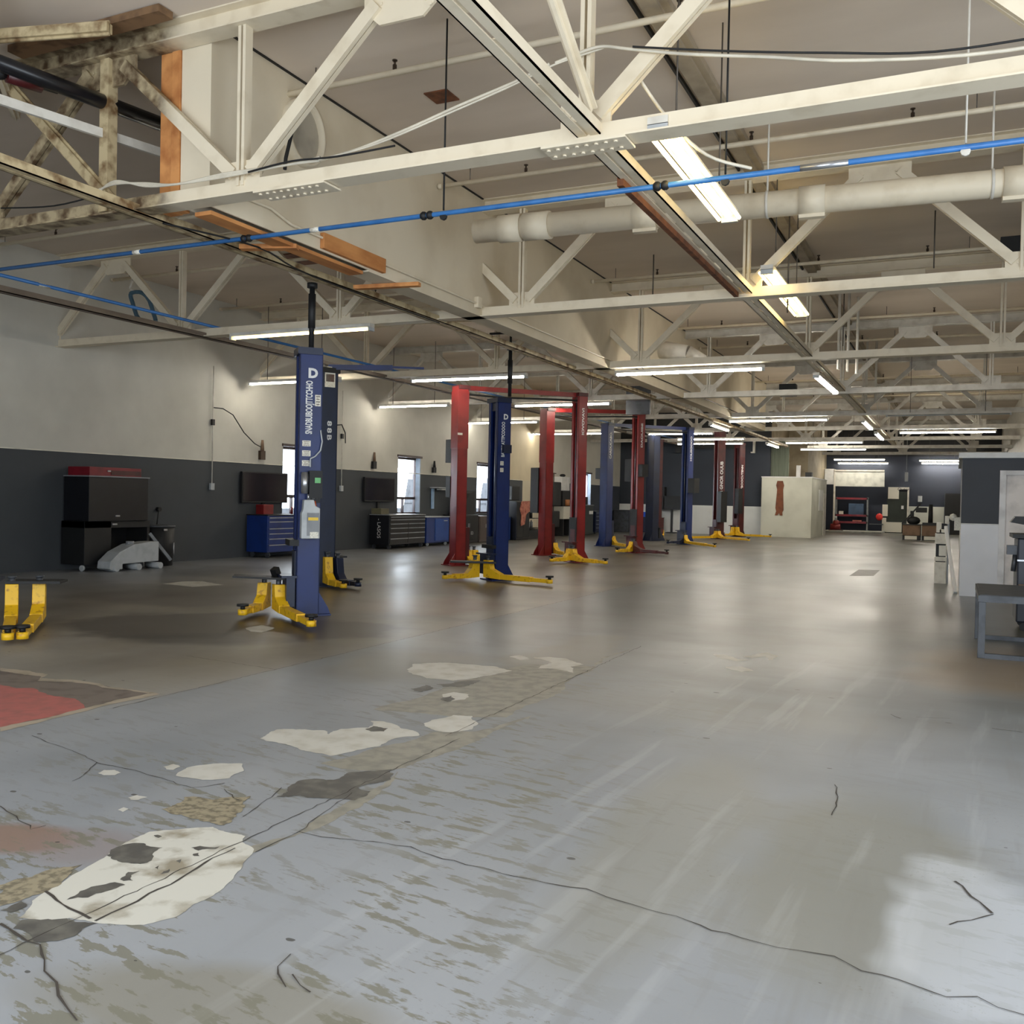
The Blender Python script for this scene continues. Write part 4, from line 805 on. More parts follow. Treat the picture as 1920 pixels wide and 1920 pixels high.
solo('shop_rag', MB().prism([(-15.17, y, z) for y, z in pts], (.02, 0, 0)), mat('pink_cloth', (190, 124, 104), .9, 0, (140, 70, 60), 9), 'crumpled pink cloth hanging on the black machine', 'cloth')
t = thing('wheel_rack', 'black wire rack of small parts right of the pink cloth', 'rack', (-15.7, 34.6, 0))
b = MB()
for y in (34.1, 35.5): b.box(-16.0, y, 0, -15.97, y+.03, 1.3).box(-15.5, y, 0, -15.47, y+.03, 1.3)
for z in (.35, .4, .8, 1.28): b.box(-16.0, 34.1, z, -15.47, 35.53, z+.025)
part('frame', b, black, t); part('base_box', MB().box(-16.0, 34.05, 0, -15.3, 35.5, .34), blackg, t)
for k, (y, z, c) in enumerate(((34.3, .43, maroon), (34.6, .43, white), (34.9, .43, lgrey), (34.4, .83, brownc), (34.75, .83, white), (35.15, .83, black), (35.2, .43, mgrey))):
    part('bottle', MB().cyl((-15.7, y, z), (-15.7, y, z+.24), .07, 10).cyl((-15.7, y, z+.24), (-15.7, y, z+.31), .03, 8), c, t)
t = thing('mobile_rack', 'black hanging rack on a pole stand left of the second red lift', 'stand', (-15.6, 37.2, 0))
part('pole', MB().cyl((-15.7, 36.9, 0), (-15.7, 36.9, 2.75), .025, 8).cyl((-15.7, 37.5, 0), (-15.7, 37.5, 2.75), .025, 8).box(-15.73, 36.7, 2.7, -15.67, 37.7, 2.74), brass, t)
part('cover', MB().box(-15.85, 37.0, 1.3, -15.5, 37.9, 2.35).box(-15.8, 37.0, .4, -15.5, 37.8, 1.1), black, t, bevel=.04)
t = thing('parts_washer', 'white wall cabinet stack right of the second red lift column', 'cabinet', (-15.8, 38.6, 1.1))
part('upper_box', MB().box(-16.05, 38.2, 2.0, -15.6, 39.1, 2.6), white, t); part('lower_box', MB().box(-16.05, 38.2, .75, -15.5, 39.0, 1.3), whites, t); part('shelf', MB().box(-16.05, 38.2, 1.3, -15.55, 39.1, 1.98), black, t)
part('orange_jug', MB().cyl((-15.5, 38.6, 1.33), (-15.5, 38.6, 1.6), .12, 10), mat('amber_jug', (170, 110, 66), .5), t); part('side_leg', MB().box(-16.05, 38.2, 0, -15.5, 38.25, .75), black, t); part('side_leg', MB().box(-16.05, 38.95, 0, -15.5, 39.0, .75), black, t)
part('hat', MB().sphere((-15.7, 38.5, 2.66), .14, 10, (1,1,.5)), black, t)
t = cab('work_cabinet', 'cabinet', 'dark green-grey work cabinet with small tools on top between the red columns', -16.0, -15.3, 39.2, 41.4, 1.35, mat('dark_green_steel', (46, 52, 50), .5), None, mgrey)
part('small_machine', MB().box(-15.9, 40.6, 1.38, -15.5, 41.2, 1.75), black, t, bevel=.03); part('lamp_head', MB().sphere((-15.6, 40.8, 1.85), .1, 8), white, t)
solo('notice_sheet', MB().box(-15.28, 40.8, .95, -15.275, 41.3, 1.1), white, 'white notice sheet on the dark work cabinet', 'notice')
drawers('tool_chest', 'dark blue drawer chest below the far window', -16.0, -15.4, 42.0, 43.4, .1, 1.05, blued, [.2,.2,.2,.2,.2], 5)
solo('wall_cart', MB().box(-16.0, 46.3, .0, -15.2, 47.3, 1.1).box(-16.0, 46.2, 1.1, -15.1, 47.4, 1.13), dgrey, 'dark low cabinet in the far left corner', 'cabinet', bevel=.01)
t = cab('blue_locker', 'cabinet', 'dark blue chest with a bright blue box on it by the far wall', -15.0, -13.6, 46.7, 47.3, .75, blued, None, black)
solo('blue_tote', MB().box(-14.9, 46.8, .79, -14.0, 47.25, 1.05), mat('bright_blue', (30, 84, 200), .4), 'bright blue tote on the dark blue chest', 'tote', bevel=.03)
t = thing('far_television', 'dark monitor on a stand by the far wall, left of the dark red column', 'television', (-13.2, 47.0, 0))
part('screen', MB().box(-13.6, 47.1, 1.2, -12.7, 47.2, 1.9), black, t); part('stand', MB().box(-13.2, 47.1, .05, -13.1, 47.2, 1.2).box(-13.4, 46.9, 0, -12.9, 47.3, .05), black, t)
t = thing('shop_display', 'black hanging cabinet on the navy wall behind the white rail', 'cabinet', (-12.8, 47.4, 1.2))
part('case', MB().box(-13.95, 47.1, 1.2, -13.55, 47.48, 2.35), black, t)
solo('speaker_box', MB().box(-13.07, 47.2, 4.1, -12.76, 47.48, 4.7), black, 'black speaker box high on the navy far wall', 'speaker')
solo('wall_valance', MB().box(-12.12, 47.3, 4.33, -9.62, 47.5, 4.62), black, 'long black valance along the top of the navy far wall', 'valance')
solo('wall_ladder', MB().box(-9.17, 47.3, 4.1, -9.07, 47.5, 4.8).box(-9.27, 47.3, 4.1, -9.17, 47.5, 4.16), graypaint, 'small white bracket high beside the farthest red column', 'bracket')
# brown saw-shaped hanging panel
x0 = -7.93
sp = [(x0+.08,2.72),(x0+.34,2.72),(x0+.40,2.5),(x0+.36,2.3),(x0+.40,1.3),(x0+.34,1.2),(x0+.36,1.05),(x0+.24,1.05),(x0+.2,1.18),(x0+.12,1.05),(x0,1.05),(x0+.06,1.25),(x0+.02,1.4),(x0+.08,2.3),(x0+.03,2.5)]
solo('saw_board', MB().prism([(x, 46.745, z) for x, z in sp], (0,.05,0)), mat('saw_brown', (112, 62, 34), .7, 0, (84, 44, 26), 5), 'brown saw-shaped wooden panel hanging at the corner of the white booth', 'panel')
# white booth
t = thing('paint_booth', 'white boxy booth with a window in its side at the end of the lift row', 'booth', (-7.3, 49.4, 0))
part('walls', MB().box(-8.6, 46.8, 0, -6.24, 52.4, 2.88), mat('booth_white', (206, 206, 192), .7, 0, (190, 190, 176), 1), t); part('roof_edge', MB().box(-8.62, 46.78, 2.88, -6.22, 52.42, 2.93), white, t)
part('side_window', MB().box(-6.24, 49.4, 1.3, -6.22, 51.0, 2.35), white, t); part('side_door', MB().box(-6.24, 51.2, 0, -6.215, 52.2, 2.2), graypaint, t)
solo('green_curtain', MB().box(-8.6, 47.82, 2.94, -7.5, 47.9, 4.7), mat('green_curtain', (112, 120, 104), .7, 0, (84, 92, 78), 8, stretch=(6,1,.1)), 'grey-green plastic curtain above the white booth', 'curtain')
solo('booth_post', MB().box(-7.46, 50, 2.94, -7.27, 50.2, 3.6), white, 'white post standing on the booth roof', 'post')
solo('booth_fan', MB().box(-7.01, 50, 2.94, -6.69, 50.4, 3.25), black, 'black box on the booth roof', 'box')

# ================================================================ end hall
t = thing('roller_header', 'white roller-door header panel over the red shelving', 'panel', (-5.2, 60.6, 2.8))
part('panel', MB().box(-6.68, 60.0, 2.75, -3.88, 60.3, 3.65), mat('header_white', (214, 214, 204), .6), t)
part('side_panel', MB().box(-7.27, 60.0, 2.86, -6.75, 60.3, 3.8), white, t)
part('post', MB().box(-6.73, 59.95, 0, -6.64, 60.2, 3.77), graypaint, t)
part('track', MB().box(-6.68, 59.9, 3.65, -3.88, 60.0, 3.74), graypaint, t)
solo('step_slab', MB().box(-7.03, 58, 0, -3.84, 60.9, .10), mat('pale_slab', (176, 176, 170), .7), 'pale concrete step under the red shelving', 'step')
t = thing('shelving_unit', 'red-beamed shelving unit below the white header panel', 'shelving', (-5.6, 60.4, .1))
xa, xb = -6.64, -4.79
for z in (2.02, 1.0, .58): part('beam', MB().box(xa, 60.3, z-.06, xb, 60.38, z+.06), maroon, t); 
for z in (2.0, .98, .56): part('shelf', MB().box(xa, 60.38, z, xb, 60.9, z+.03), dgrey, t)
for x in (xa, xb-.06): part('upright', MB().box(x, 60.3, .1, x+.07, 60.37, 2.1).box(x, 60.85, .1, x+.07, 60.92, 2.1), mgrey, t)
solo('blue_bin', MB().box(xb-1.1, 60.4, 1.02, xb-.25, 60.8, 1.72), mat('slate_blue', (66, 88, 116), .6), 'slate blue bin on the red shelving', 'bin', bevel=.02)
solo('white_box', MB().box(xa+.2, 60.4, 1.02, xa+.45, 60.6, 1.25), whites, 'small white box on the red shelving', 'box')
solo('pink_box', MB().box(xa+1.0, 60.4, .60, xa+1.5, 60.7, .72), mat('dull_pink', (190, 120, 110), .7), 'dull pink box on the lowest red shelf', 'box')
solo('white_board', MB().box(xa+1.6, 60.35, .59, xb-.05, 60.6, .64), white, 'long white strip lying on the lowest red shelf', 'strip')
t = thing('air_tank', 'small red machine on the floor left of the red shelving', 'compressor', (xa, 59.0, .1))
part('tank', MB().cyl((xa-.1, 59, .3), (xa+.45, 59, .3), .2, 14).sphere((xa+.2, 59, .55), .2, 10), redp, t); part('base', MB().box(xa-.2, 58.8, .1, xa+.6, 59.2, .16), redd, t); part('gauge', MB().cyl((xa+.2, 58.9, .7), (xa+.2, 58.88, .95), .06, 8), lgrey, t)
solo('red_bag', MB().sphere((-4.13, 60.4, .95), .22, 12, (.9, .5, 1)), mat('bright_red', (214, 50, 44), .5), 'bright red sack on a ledge right of the red shelving', 'sack')
solo('ledge', MB().box(xb+.1, 60.2, .48, -3.92, 60.8, .53), dgrey, 'dark ledge under the bright red sack', 'ledge')
t = thing('green_door', 'dark green door with a pale frame and white signs on the end wall', 'door', (-3.07, 60.9, 0))
xd0, xd1 = -3.75, -2.63
part('panel', MB().box(xd0, 60.85, 0, xd1, 60.98, 2.5), mat('door_green', (34, 42, 36), .6), t)
part('frame', MB().box(xd1, 60.8, 0, xd1+.09, 60.98, 2.75).box(xd0+.6, 60.8, 2.62, xd1, 60.98, 2.75), graypaint, t)
part('sign', MB().box(xd0+.05, 60.8, 2.05, xd0+.65, 60.85, 2.75), whites, t); part('sign', MB().box(xd0-.25, 60.8, 1.0, xd0+.05, 60.85, 1.7), whites, t); part('sign', MB().box(xd0+.80, 60.8, 1.45, xd0+.93, 60.85, 1.65), white, t)
part('lower_panel', MB().box(xd0-.25, 60.75, .05, xd0+.85, 60.85, .65).box(xd0-.25, 60.75, .65, xd0-.02, 60.85, .9), whites, t)
text('Outcry', .26, (xd0+.95, 60.78, 2.62), (1,0,0), (0,0,1), black, t)
solo('wall_clock_box', MB().box(-2.05, 60.9, 1.9, -1.82, 60.98, 2.25), lgrey, 'small grey wall box on the navy end wall', 'box')
solo('hanging_lamp', MB().cyl((-2.45, 55, 4.4), (-2.45, 55, 6.19), .02, 6).cyl((-2.45, 55, 3.1), (-2.45, 55, 4.4), .012, 6).box(-2.53, 54.93, 2.95, -2.37, 55.07, 3.45), lgrey, 'white lamp hanging on a long cord at the end of the aisle', 'lamp')
t = thing('black_doorway', 'open black doorway beside the office corner on the end wall', 'door', (.0, 60.9, 0)); part('panel', MB().box(-0.58, 60.85, 0, 1.2, 60.98, 2.42), black, t); part('frame', MB().box(-0.61, 60.84, 0, -0.58, 60.99, 2.45), dgrey, t)
# brown work crates with machines
cx0, cx1, cx2 = -2.29, -1.47, -0.7
for k, (a, b) in enumerate(((cx0, cx1-.03), (cx1+.03, cx2))):
    t = thing('work_table', ['brown boxed work table under the black grinder, left of a pair', 'brown boxed work table under the tall black stand, right of a pair'][k], 'table', ((a+b)/2, 49.3, 0))
    part('body', MB().box(a, 48.9, .22, b, 49.9, .72), brownc, t, bevel=.02); part('top', MB().box(a-.02, 48.88, .72, b+.02, 49.92, .76), black, t)
    part('toe_panel', MB().box(a+.1, 48.92, .03, b-.15, 48.95, .2), whites, t); part('plinth', MB().box(a, 48.95, 0, b, 49.9, .22), black, t)
t = thing('bench_grinder', 'black machine with a raised lever on the left brown work table', 'machine', ((cx0+cx1)/2, 49.4, .76))
part('body', MB().sphere(((cx0+cx1)/2+.05, 49.4, .93), .28, 12, (1.1, .7, .75)), black, t); part('lever', MB().beam((cx0-.05, 49.3, .75), ((cx0+cx1)/2+.35, 49.3, 1.75), .07, .07).beam((cx0+.55, 49.3, 1.45), (cx0+1.05, 49.3, 1.45), .08, .24), black, t)
part('neck', MB().beam(((cx0+cx1)/2-.02, 49.4, .95), ((cx0+cx1)/2-.02, 49.4, 1.4), .16, .16), black, t)
t = thing('press_stand', 'tall black stand on the right brown work table', 'machine', ((cx1+cx2)/2, 49.4, .76))
part('post', MB().cyl(((cx1+cx2)/2+.0, 49.4, .76), ((cx1+cx2)/2, 49.4, 1.72), .11, 12, r2=.09), black, t); part('foot', MB().box((cx1+cx2)/2-.35, 49.2, .76, (cx1+cx2)/2+.3, 49.6, .85), black, t)

# ================================================================ office and right side
struct('wall_office_front', MB().box(.09, 18.95, 0, .70, 19.1, 2.5).box(1.75, 18.95, 0, 5.6, 19.1, 2.5).box(.70, 18.95, 2.26, 1.75, 19.1, 2.5), paint_split('office_paint', [(0, -BIG, BIG, -BIG, BIG, (74, 77, 84)), (0, -BIG, .70, -1, 1.30, (244, 245, 250))]))
struct('wall_office_left', MB().box(.09, 19.1, 0, .2, 24.0, 2.5).box(.2, 23.9, 0, 5.6, 24.0, 2.5), paint_split('office_paint_side', [(0, -BIG, BIG, -BIG, BIG, (74, 77, 84)), (0, -BIG, BIG, -1, 1.30, (200, 200, 200))]))
struct('trim_2', MB().box(.03, 18.88, 2.5, 5.6, 24.05, 2.60), white)
struct('trim_3', MB().box(.09, 18.94, 1.30, .70, 18.95, 1.32), white)
struct('door_1', MB().box(.80, 19.0, .01, 1.70, 19.04, 2.2), mat('door_white', (238, 230, 224), .6))
struct('trim_4', MB().box(.70, 18.92, 0, .80, 19.06, 2.28).box(1.70, 18.92, 0, 1.78, 19.06, 2.28).box(.801, 18.93, 2.2, 1.699, 19.06, 2.28), mat('frame_white', (236, 234, 234), .6))
solo('fire_horn', MB().box(-.02, 19.3, 1.18, .09, 19.5, 1.42).sphere((-.04, 19.35, 1.42), .07, 8), whites, 'small white fitting on the office corner', 'fitting')
t = thing('stacked_post', 'white post of stacked blocks with black marks, standing before the office', 'post', (-.27, 21.8, 0))
part('blocks', MB().box(-.38, 21.7, .0, -.15, 21.95, .45).box(-.38, 21.7, .47, -.15, 21.95, .56).box(-.30, 21.7, .58, -.15, 21.95, .80).box(-.38, 21.7, .83, -.15, 21.95, 1.05).box(-.36, 21.7, 1.07, -.26, 21.95, 1.28).box(-.30, 21.7, 1.07, -.15, 21.95, 1.14).box(-.20, 21.75, 1.25, -.12, 21.9, 1.42), mat('block_white', (224, 220, 208), .6, 0, (206, 200, 186), 8), t, bevel=.006)
part('core', MB().box(-.36, 21.74, .02, -.17, 21.92, 1.26), black, t, 'black marks between the blocks'); part('back_rail', MB().box(-.15, 21.8, 0, -.11, 21.9, 1.3), lgrey, t)
solo('leaning_board', MB().beam((.03, 19.35, .0), (-.17, 20.6, 1.2), .10, .06, (1,0,0)), white, 'white board leaning before the office corner', 'board', bevel=.006)
t = thing('steel_bench', 'dark grey steel bench frame in the right foreground', 'bench', (1.1, 12.1, 0))
b = MB()
for x, y in ((.28, 11.25), (.28, 12.9), (2.0, 11.25), (2.0, 12.9)): part('leg', MB().box(x-.035, y-.035, 0, x+.035, y+.035, .60), dgrey, t, bevel=.004)
part('top_frame', MB().box(.24, 11.21, .601, 2.04, 11.30, .67).box(.24, 12.85, .601, 2.04, 12.94, .67).box(.24, 11.301, .601, .33, 12.849, .67).box(1.95, 11.301, .601, 2.04, 12.849, .67), dgrey, t)
part('top_sheet', MB().box(.26, 11.23, .671, 2.02, 12.92, .676), dgrey, t); part('foot_rail', MB().box(.3, 11.22, 0.0, 2.0, 11.28, .05).box(.3, 12.87, 0.0, 2.0, 12.93, .05), dgrey, t)
t = thing('shop_cart', 'dark blue-black tool cart at the right edge behind the steel bench', 'cart', (1.3, 14.2, 0))
part('body', MB().box(.74, 13.9, .12, 2.0, 14.7, 1.22), mat('cart_dark', (30, 34, 46), .4), t, bevel=.02); part('lid', MB().box(.68, 13.85, 1.22, 2.02, 14.75, 1.27), black, t)
part('clamp', MB().box(.62, 13.95, 1.0, .74, 14.1, 1.12).cyl((.70, 14.0, .78), (.72, 14.0, 1.0), .03, 8), dgrey, t, 'dark grey clamp'); part('tray', MB().box(.76, 13.86, .42, 1.4, 13.9, .62), brownc, t, 'wooden tray')
part('tray', MB().prism([(.66, 14.1, 1.42), (.95, 14.1, 1.37), (1.6, 14.1, 1.42), (1.6, 14.1, 1.50), (.72, 14.1, 1.50)], (0,.3,0)), black, t, 'black raised tray'); part('tray_post', MB().box(1.1, 14.2, 1.27, 1.16, 14.26, 1.40), black, t)
part('caster', MB().cyl((.85, 13.98, .06), (.85, 14.02, .06), .06, 12), black, t); part('caster', MB().cyl((.85, 14.58, .06), (.85, 14.62, .06), .06, 12), black, t)
part('rail', MB().box(.74, 13.88, .92, 2.0, 13.9, .94), silver, t)

# ================================================================ floor patches, cracks and paint
def jag(poly, amp, seed, step):
    rnd = random.Random(seed); P = [Vector(p) for p in poly]
    for lev in range(4 if amp > .01 else 2):
        Q = []
        for i in range(len(P)):
            a, b = P[i], P[(i+1) % len(P)]; Q.append(a); L = (b-a).length
            if L > .025: d = (b-a); Q.append((a+b)/2+Vector((-d.y, d.x))*(rnd.random()-.5)*min(amp*1.3, .34)*(1 if lev < 3 else 1.6))
        P = Q
    return [(p.x, p.y) for p in P]
FLOOR = bpy.data.objects['floor']
def patch(name, polys, m, z, amp=.22, seed=1, step=.06):
    import bmesh
    bm = bmesh.new()
    for i, poly in enumerate(polys):
        pts = jag(poly, amp, seed+i, step) if amp else poly
        vs = [bm.verts.new((x, y, z)) for x, y in pts]; f = bm.faces.new(vs)
        if f.normal.z < 0: f.normal_flip()
    bmesh.ops.triangulate(bm, faces=bm.faces[:]); bmesh.ops.recalc_face_normals(bm, faces=bm.faces[:])
    me = bpy.data.meshes.new(name); bm.to_mesh(me); bm.free()
    for p in me.polygons:
        if p.normal.z < 0: p.flip()
    me.materials.append(m); o = bpy.data.objects.new(name, me); COL.objects.link(o); o.parent = FLOOR; return o
def pm(name, c, c2, scale=5, lo=.5, hi=.62, rough=.5): return mat(name, c, rough, 0, c2, scale, lo, hi, 8, 0.15)
fill = pm('filler_white', (200, 198, 190), (180, 176, 164), 6, .45, .7)
dark = pm('bare_dark_patch', (84, 82, 78), (112, 110, 102), 9, .45, .7)
tan = pm('tan_concrete', (148, 144, 132), (128, 126, 116), 9, .42, .62)
tanr = pm('rough_tan', (150, 140, 116), (112, 104, 86), 26, .45, .6, .8)
patch('tan_strip', [[(-3.382,4.575),(-3.31,4.914),(-3.201,5.241),(-3.126,5.675),(-2.939,5.714),(-2.78,6.395),(-2.826,5.814),(-2.809,5.465),(-2.857,5.058),(-2.896,4.747),(-2.934,4.663),(-3.208,4.546)], [(-2.769,3.589),(-2.819,4.0),(-2.834,4.316),(-2.852,4.506),(-2.902,4.669),(-2.743,4.18),(-2.733,3.88),(-2.725,3.695),(-2.796,3.286),(-2.87,3.318)], [(-3.909,5.935),(-3.854,6.891),(-3.894,7.655),(-3.668,8.347),(-3.126,8.513),(-3.176,9.812),(-3.046,8.301),(-2.963,7.427),(-2.966,6.661),(-2.932,6.208),(-3.134,6.09),(-3.411,6.026)]], tan, .0008, .13)
patch('white_patch', [[(-4.557,7.466),(-4.652,7.735),(-4.443,7.934),(-4.183,7.993),(-3.914,8.025),(-3.689,7.905),(-3.727,7.757),(-3.801,7.472),(-3.922,7.199),(-4.18,7.183),(-4.371,7.272)], [(-4.038,8.583),(-3.987,8.729),(-3.79,8.554),(-3.867,8.469)], [(-3.818,8.684),(-3.692,8.8),(-3.517,8.798),(-3.234,8.582),(-3.302,8.404),(-3.158,8.107),(-3.358,8.205),(-3.54,8.158),(-3.536,8.498)],
  [(-3.354,5.738),(-3.361,5.862),(-3.301,6.07),(-3.167,6.11),(-3.015,5.916),(-2.983,5.758),(-3.051,5.616),(-3.19,5.604)], [(-4.068,4.854),(-4.127,5.098),(-3.831,5.234),(-3.755,5.162),(-3.763,5.324),(-3.624,5.44),(-3.634,5.521),(-3.72,5.616),(-3.63,5.65),(-3.434,5.549),(-3.285,5.515),(-3.211,5.425),(-3.312,5.287),(-3.293,5.068),(-3.367,4.881),(-3.424,4.737),(-3.691,4.769),(-3.988,4.822)],
  [(-3.933,3.984),(-3.995,4.129),(-3.924,4.27),(-3.776,4.353),(-3.673,4.249),(-3.641,4.09),(-3.747,3.996)], [(-4.346,3.812),(-4.367,3.872),(-4.316,3.901),(-4.244,3.881),(-4.234,3.827),(-4.285,3.799)], [(-4.127,4.08),(-4.117,4.149),(-4.042,4.128),(-4.029,4.061),(-4.071,4.05)], [(-3.863,3.581),(-3.857,3.635),(-3.784,3.635),(-3.789,3.582),(-3.825,3.563)], [(-3.757,3.419),(-3.764,3.462),(-3.724,3.456),(-3.711,3.408)],
  [(-3.728,6.667),(-3.694,6.785),(-3.542,6.778),(-3.484,6.578),(-3.564,6.462),(-3.66,6.565)]], fill, .0016, .16)
patch('white_patch', [[(-3.117,2.383),(-3.203,2.506),(-3.241,2.656),(-3.296,2.846),(-3.338,2.994),(-3.377,3.119),(-3.387,3.269),(-3.283,3.366),(-3.173,3.459),(-2.959,3.438),(-2.915,3.369),(-2.809,3.322),(-2.725,3.152),(-2.625,2.868),(-2.614,2.659),(-2.668,2.556),(-2.823,2.489),(-2.954,2.469),(-2.983,2.424)]], pm('filler_cream', (206, 204, 194), (150, 142, 124), 4.5, .51, .66), .0016, .12)
patch('white_patch', [[(-2.273,9.889),(-2.157,9.922),(-1.977,9.726),(-1.862,9.723),(-1.973,9.58),(-2.191,9.706)], [(-1.993,9.181),(-1.861,9.296),(-1.71,9.123),(-1.801,9.002),(-1.915,9.062)], [(-1.968,9.923),(-1.873,10.181),(-1.786,10.318),(-1.654,10.16),(-1.657,9.889),(-1.699,9.825),(-1.761,10.053),(-1.869,9.869)], [(-12.363,12.147),(-12.447,12.731),(-12.198,12.929),(-11.427,12.625),(-11.578,12.026)], [(-7.572,8.737),(-7.6,9.054),(-7.29,8.925),(-7.19,8.568),(-7.346,8.568)]], fill, .0016, .1)
patch('dark_patch', [[(-3.202,3.956),(-3.264,4.153),(-3.255,4.282),(-3.12,4.346),(-3.132,4.491),(-3.05,4.586),(-2.946,4.681),(-2.845,4.51),(-2.887,4.396),(-2.915,4.293),(-2.825,4.278),(-2.813,4.111),(-2.889,4.099),(-2.992,4.052)], [(-3.323,2.967),(-3.362,3.09),(-3.294,3.149),(-3.182,3.15),(-3.119,3.028),(-3.113,2.977),(-3.216,2.942)], [(-3.095,2.574),(-3.116,2.653),(-3.102,2.719),(-3.066,2.78),(-3.008,2.781),(-3.024,2.702),(-3.039,2.626)], [(-3.069,2.809),(-3.1,2.879),(-3.066,2.91),(-3.063,2.862),(-3.013,2.826),(-3.043,2.804)], [(-3.333,3.243),(-3.321,3.257),(-3.288,3.251),(-3.288,3.228)], [(-2.967,2.925),(-2.975,2.985),(-2.949,2.954)], [(-3.072,3.209),(-3.051,3.243),(-2.969,3.28),(-2.961,3.247),(-3.016,3.196)], [(-3.009,3.157),(-2.997,3.177),(-2.967,3.152),(-2.987,3.141)], [(-3.038,2.965),(-3.04,2.99),(-3.009,2.954)], [(-3.016,3.063),(-3.009,3.087),(-2.984,3.053)], [(-3.059,2.316),(-3.093,2.376),(-3.015,2.427),(-2.89,2.463),(-2.828,2.486),(-2.828,2.343),(-2.89,2.284)], [(-3.234,2.393),(-3.239,2.487),(-3.179,2.464),(-3.183,2.399)],
  [(-4.06,6.716),(-4.037,6.939),(-3.923,6.85),(-3.918,6.651)], [(-3.978,7.001),(-3.842,7.247),(-3.734,7.341),(-3.704,7.086),(-3.876,6.93)], [(-3.626,6.47),(-3.642,6.647),(-3.568,6.574),(-3.552,6.424)], [(-3.614,5.393),(-3.617,5.496),(-3.496,5.496),(-3.473,5.407),(-3.55,5.362)]], dark, .0024, .3)
patch('rough_patch', [[(-3.581,3.534),(-3.619,3.726),(-3.457,3.766),(-3.33,3.906),(-3.212,3.709),(-3.144,3.5),(-3.269,3.491),(-3.431,3.516)], [(-3.445,2.548),(-3.403,2.661),(-3.379,2.795),(-3.329,2.874),(-3.267,2.703),(-3.246,2.538),(-3.267,2.417)]], tanr, .0020, .3)
patch('grey_painted_square', [[(-8.163,5.585),(-7.574,5.575),(-7.02,5.565),(-6.9,5.445),(-6.643,5.548),(-5.719,5.526),(-5.689,4.869),(-5.691,4.194),(-5.698,3.904)]], pm('brown_grey_paint', (122, 112, 104), (104, 94, 88), 5), .0008, .05)
patch('red_paint', [[(-7.493,5.221),(-6.996,5.151),(-6.761,5.118),(-6.674,5.195),(-6.346,5.081),(-6.064,5.09),(-5.939,5.033),(-5.707,4.898),(-5.704,4.591),(-5.73,4.222),(-5.74,4.005)]], pm('red_floor_paint', (182, 106, 100), (158, 100, 94), 8, .42, .68), .0014, .12)
patch('pale_edge', [[(-5.743,4.232),(-5.731,4.905),(-5.742,5.559),(-5.636,5.528),(-5.648,4.834),(-5.641,4.158)], [(-7.642,5.624),(-7.043,5.636),(-6.959,5.491),(-6.662,5.59),(-5.742,5.559),(-5.721,5.501),(-6.606,5.517),(-6.88,5.404),(-7.007,5.545),(-7.53,5.542)]], pm('pale_concrete_edge', (176, 164, 146), (156, 146, 128), 5), .0018, .1)
patch('floor_hatch', [[(-2.161,25.013),(-1.675,25.203),(-1.661,22.982),(-2.152,22.581)]], pm('hatch_grey', (88, 86, 82), (76, 74, 70), 5), .0015, 0)
# cracks
def ribbon(name, lines, m, z, wd, seed=3):
    rnd = random.Random(seed); mb = MB()
    for pts in lines:
        P = [Vector((x, y, 0)) for x, y in pts]; Q = [P[0]]
        for a, b in zip(P, P[1:]):
            n = max(1, int((b-a).length/.05))
            for k in range(1, n+1): Q.append(a.lerp(b, k/n)+Vector(((rnd.random()-.5)*.02, (rnd.random()-.5)*.02, 0)))
        L = []; 
        for i, p in enumerate(Q):
            d = (Q[min(i+1, len(Q)-1)]-Q[max(i-1, 0)]).normalized(); s = Vector((-d.y, d.x, 0))*wd*(.4+rnd.random()*.8)/2
            L.append((p-s, p+s))
        vs = [Vector((q.x, q.y, z)) for pr in L for q in pr]
        mb.add(vs, [(2*i, 2*i+2, 2*i+3, 2*i+1) for i in range(len(L)-1)])
    o = part(name, mb, m, FLOOR)
    for p in o.data.polygons:
        if p.normal.z < 0: p.flip()
crk = mat('crack_dark', (66, 60, 54), .9)
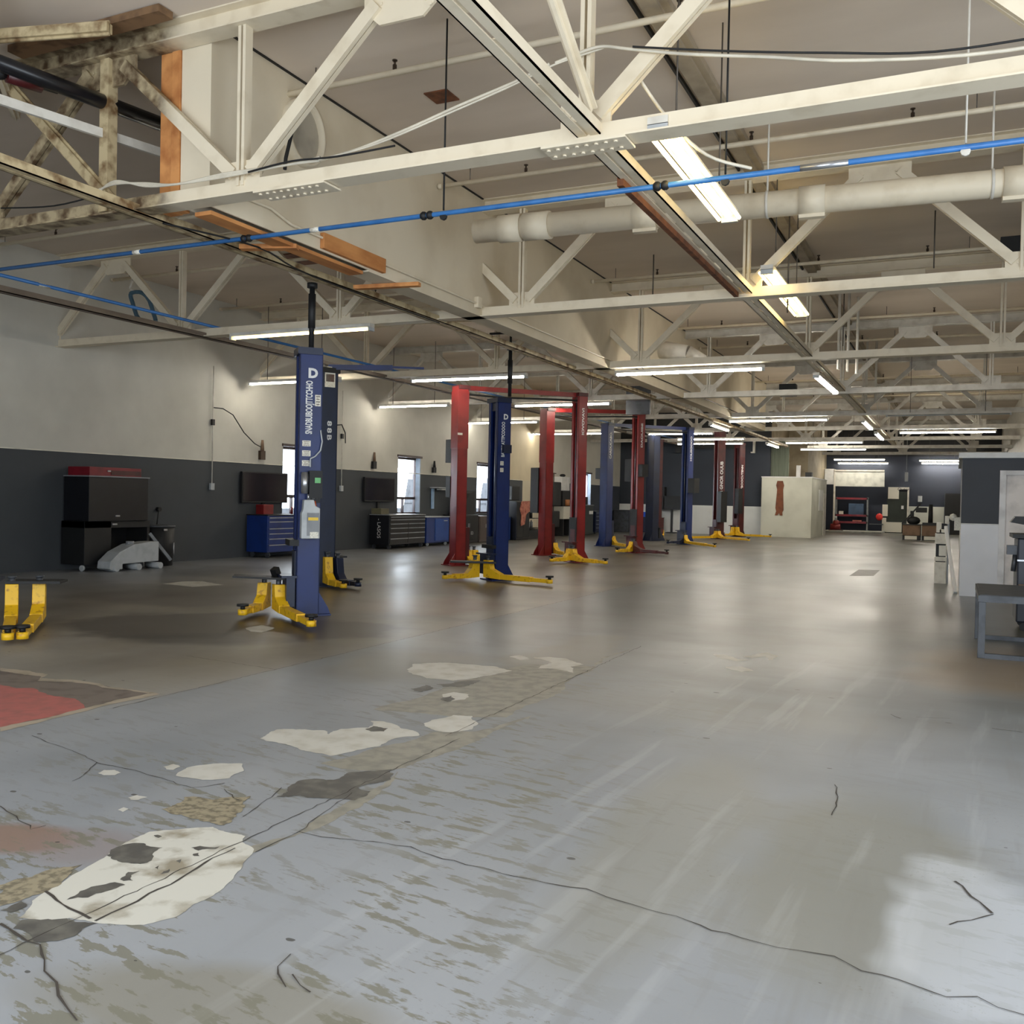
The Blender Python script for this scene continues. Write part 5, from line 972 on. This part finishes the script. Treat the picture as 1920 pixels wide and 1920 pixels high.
ribbon('crack', [[(-2.849,2.495),(-2.843,2.643),(-2.855,2.815),(-2.871,2.977),(-2.905,3.171),(-2.891,3.307)], [(-3.235,2.59),(-3.018,2.523),(-2.883,2.492)], [(-3.134,2.32),(-3.001,2.285),(-2.858,2.27),(-2.765,2.211),(-2.688,2.162),(-2.602,2.118),(-2.515,2.071),(-2.427,2.03),(-2.351,1.993)]], crk, .003, .011)
ribbon('crack', [[(-2.778,3.6),(-2.643,3.585),(-2.4,3.663),(-2.207,3.677),(-2.016,3.635),(-1.821,3.617),(-1.658,3.594),(-1.516,3.607),(-1.333,3.626),(-1.18,3.58),(-0.999,3.56),(-0.777,3.503),(-0.613,3.47),(-0.465,3.48),(-0.357,3.492),(-0.246,3.436),(-0.077,3.412),(0.02,3.387),(0.099,3.42),(0.234,3.373)], [(-5.371,4.185),(-5.103,4.11),(-4.915,4.073),(-4.705,4.012),(-4.528,3.955),(-4.407,3.778),(-4.335,3.646)], [(-4.528,3.955),(-4.217,3.944),(-3.972,3.905),(-3.694,3.86),(-3.598,4.001)], [(-2.052,2.627),(-2.025,2.536),(-1.998,2.49),(-1.931,2.448)], [(-1.959,2.518),(-1.894,2.474),(-1.838,2.451)], [(-4.309,3.181),(-4.102,3.114),(-3.889,3.037),(-3.878,3.1)], [(-3.533,3.929),(-3.337,3.812)]], crk, .003, .006, 5)
ribbon('crack', [[(0.035,4.448),(0.174,4.159)]], crk, .003, .012, 6)
ribbon('crack', [[(0.174,4.159),(0.017,3.966)], [(-2.421,17.317),(-1.905,17.146)], [(-0.837,16.427),(-0.536,16.923)], [(-0.588,5.652),(-0.543,5.373),(-0.533,5.085)], [(-0.414,7.779),(-0.332,7.664)], [(-0.233,7.782),(-0.005,7.855)], [(0.277,7.676),(0.48,7.649)]], crk, .003, .007, 6)
ribbon('floor_joint', [[(-5.56, 5.0), (-5.56, 22.0)], [(-2.92, 2.0), (-2.94, 5.5)], [(-3.05, 5.5), (-3.1, 10.0)], [(-6.748,6.952),(-5.539,6.829)], [(-3.148,3.636),(-3.272,4.095)], [(-2.897,4.207),(-2.826,3.83),(-2.778,3.6),(-2.776,3.297)]], crk, .0026, .006, 8)
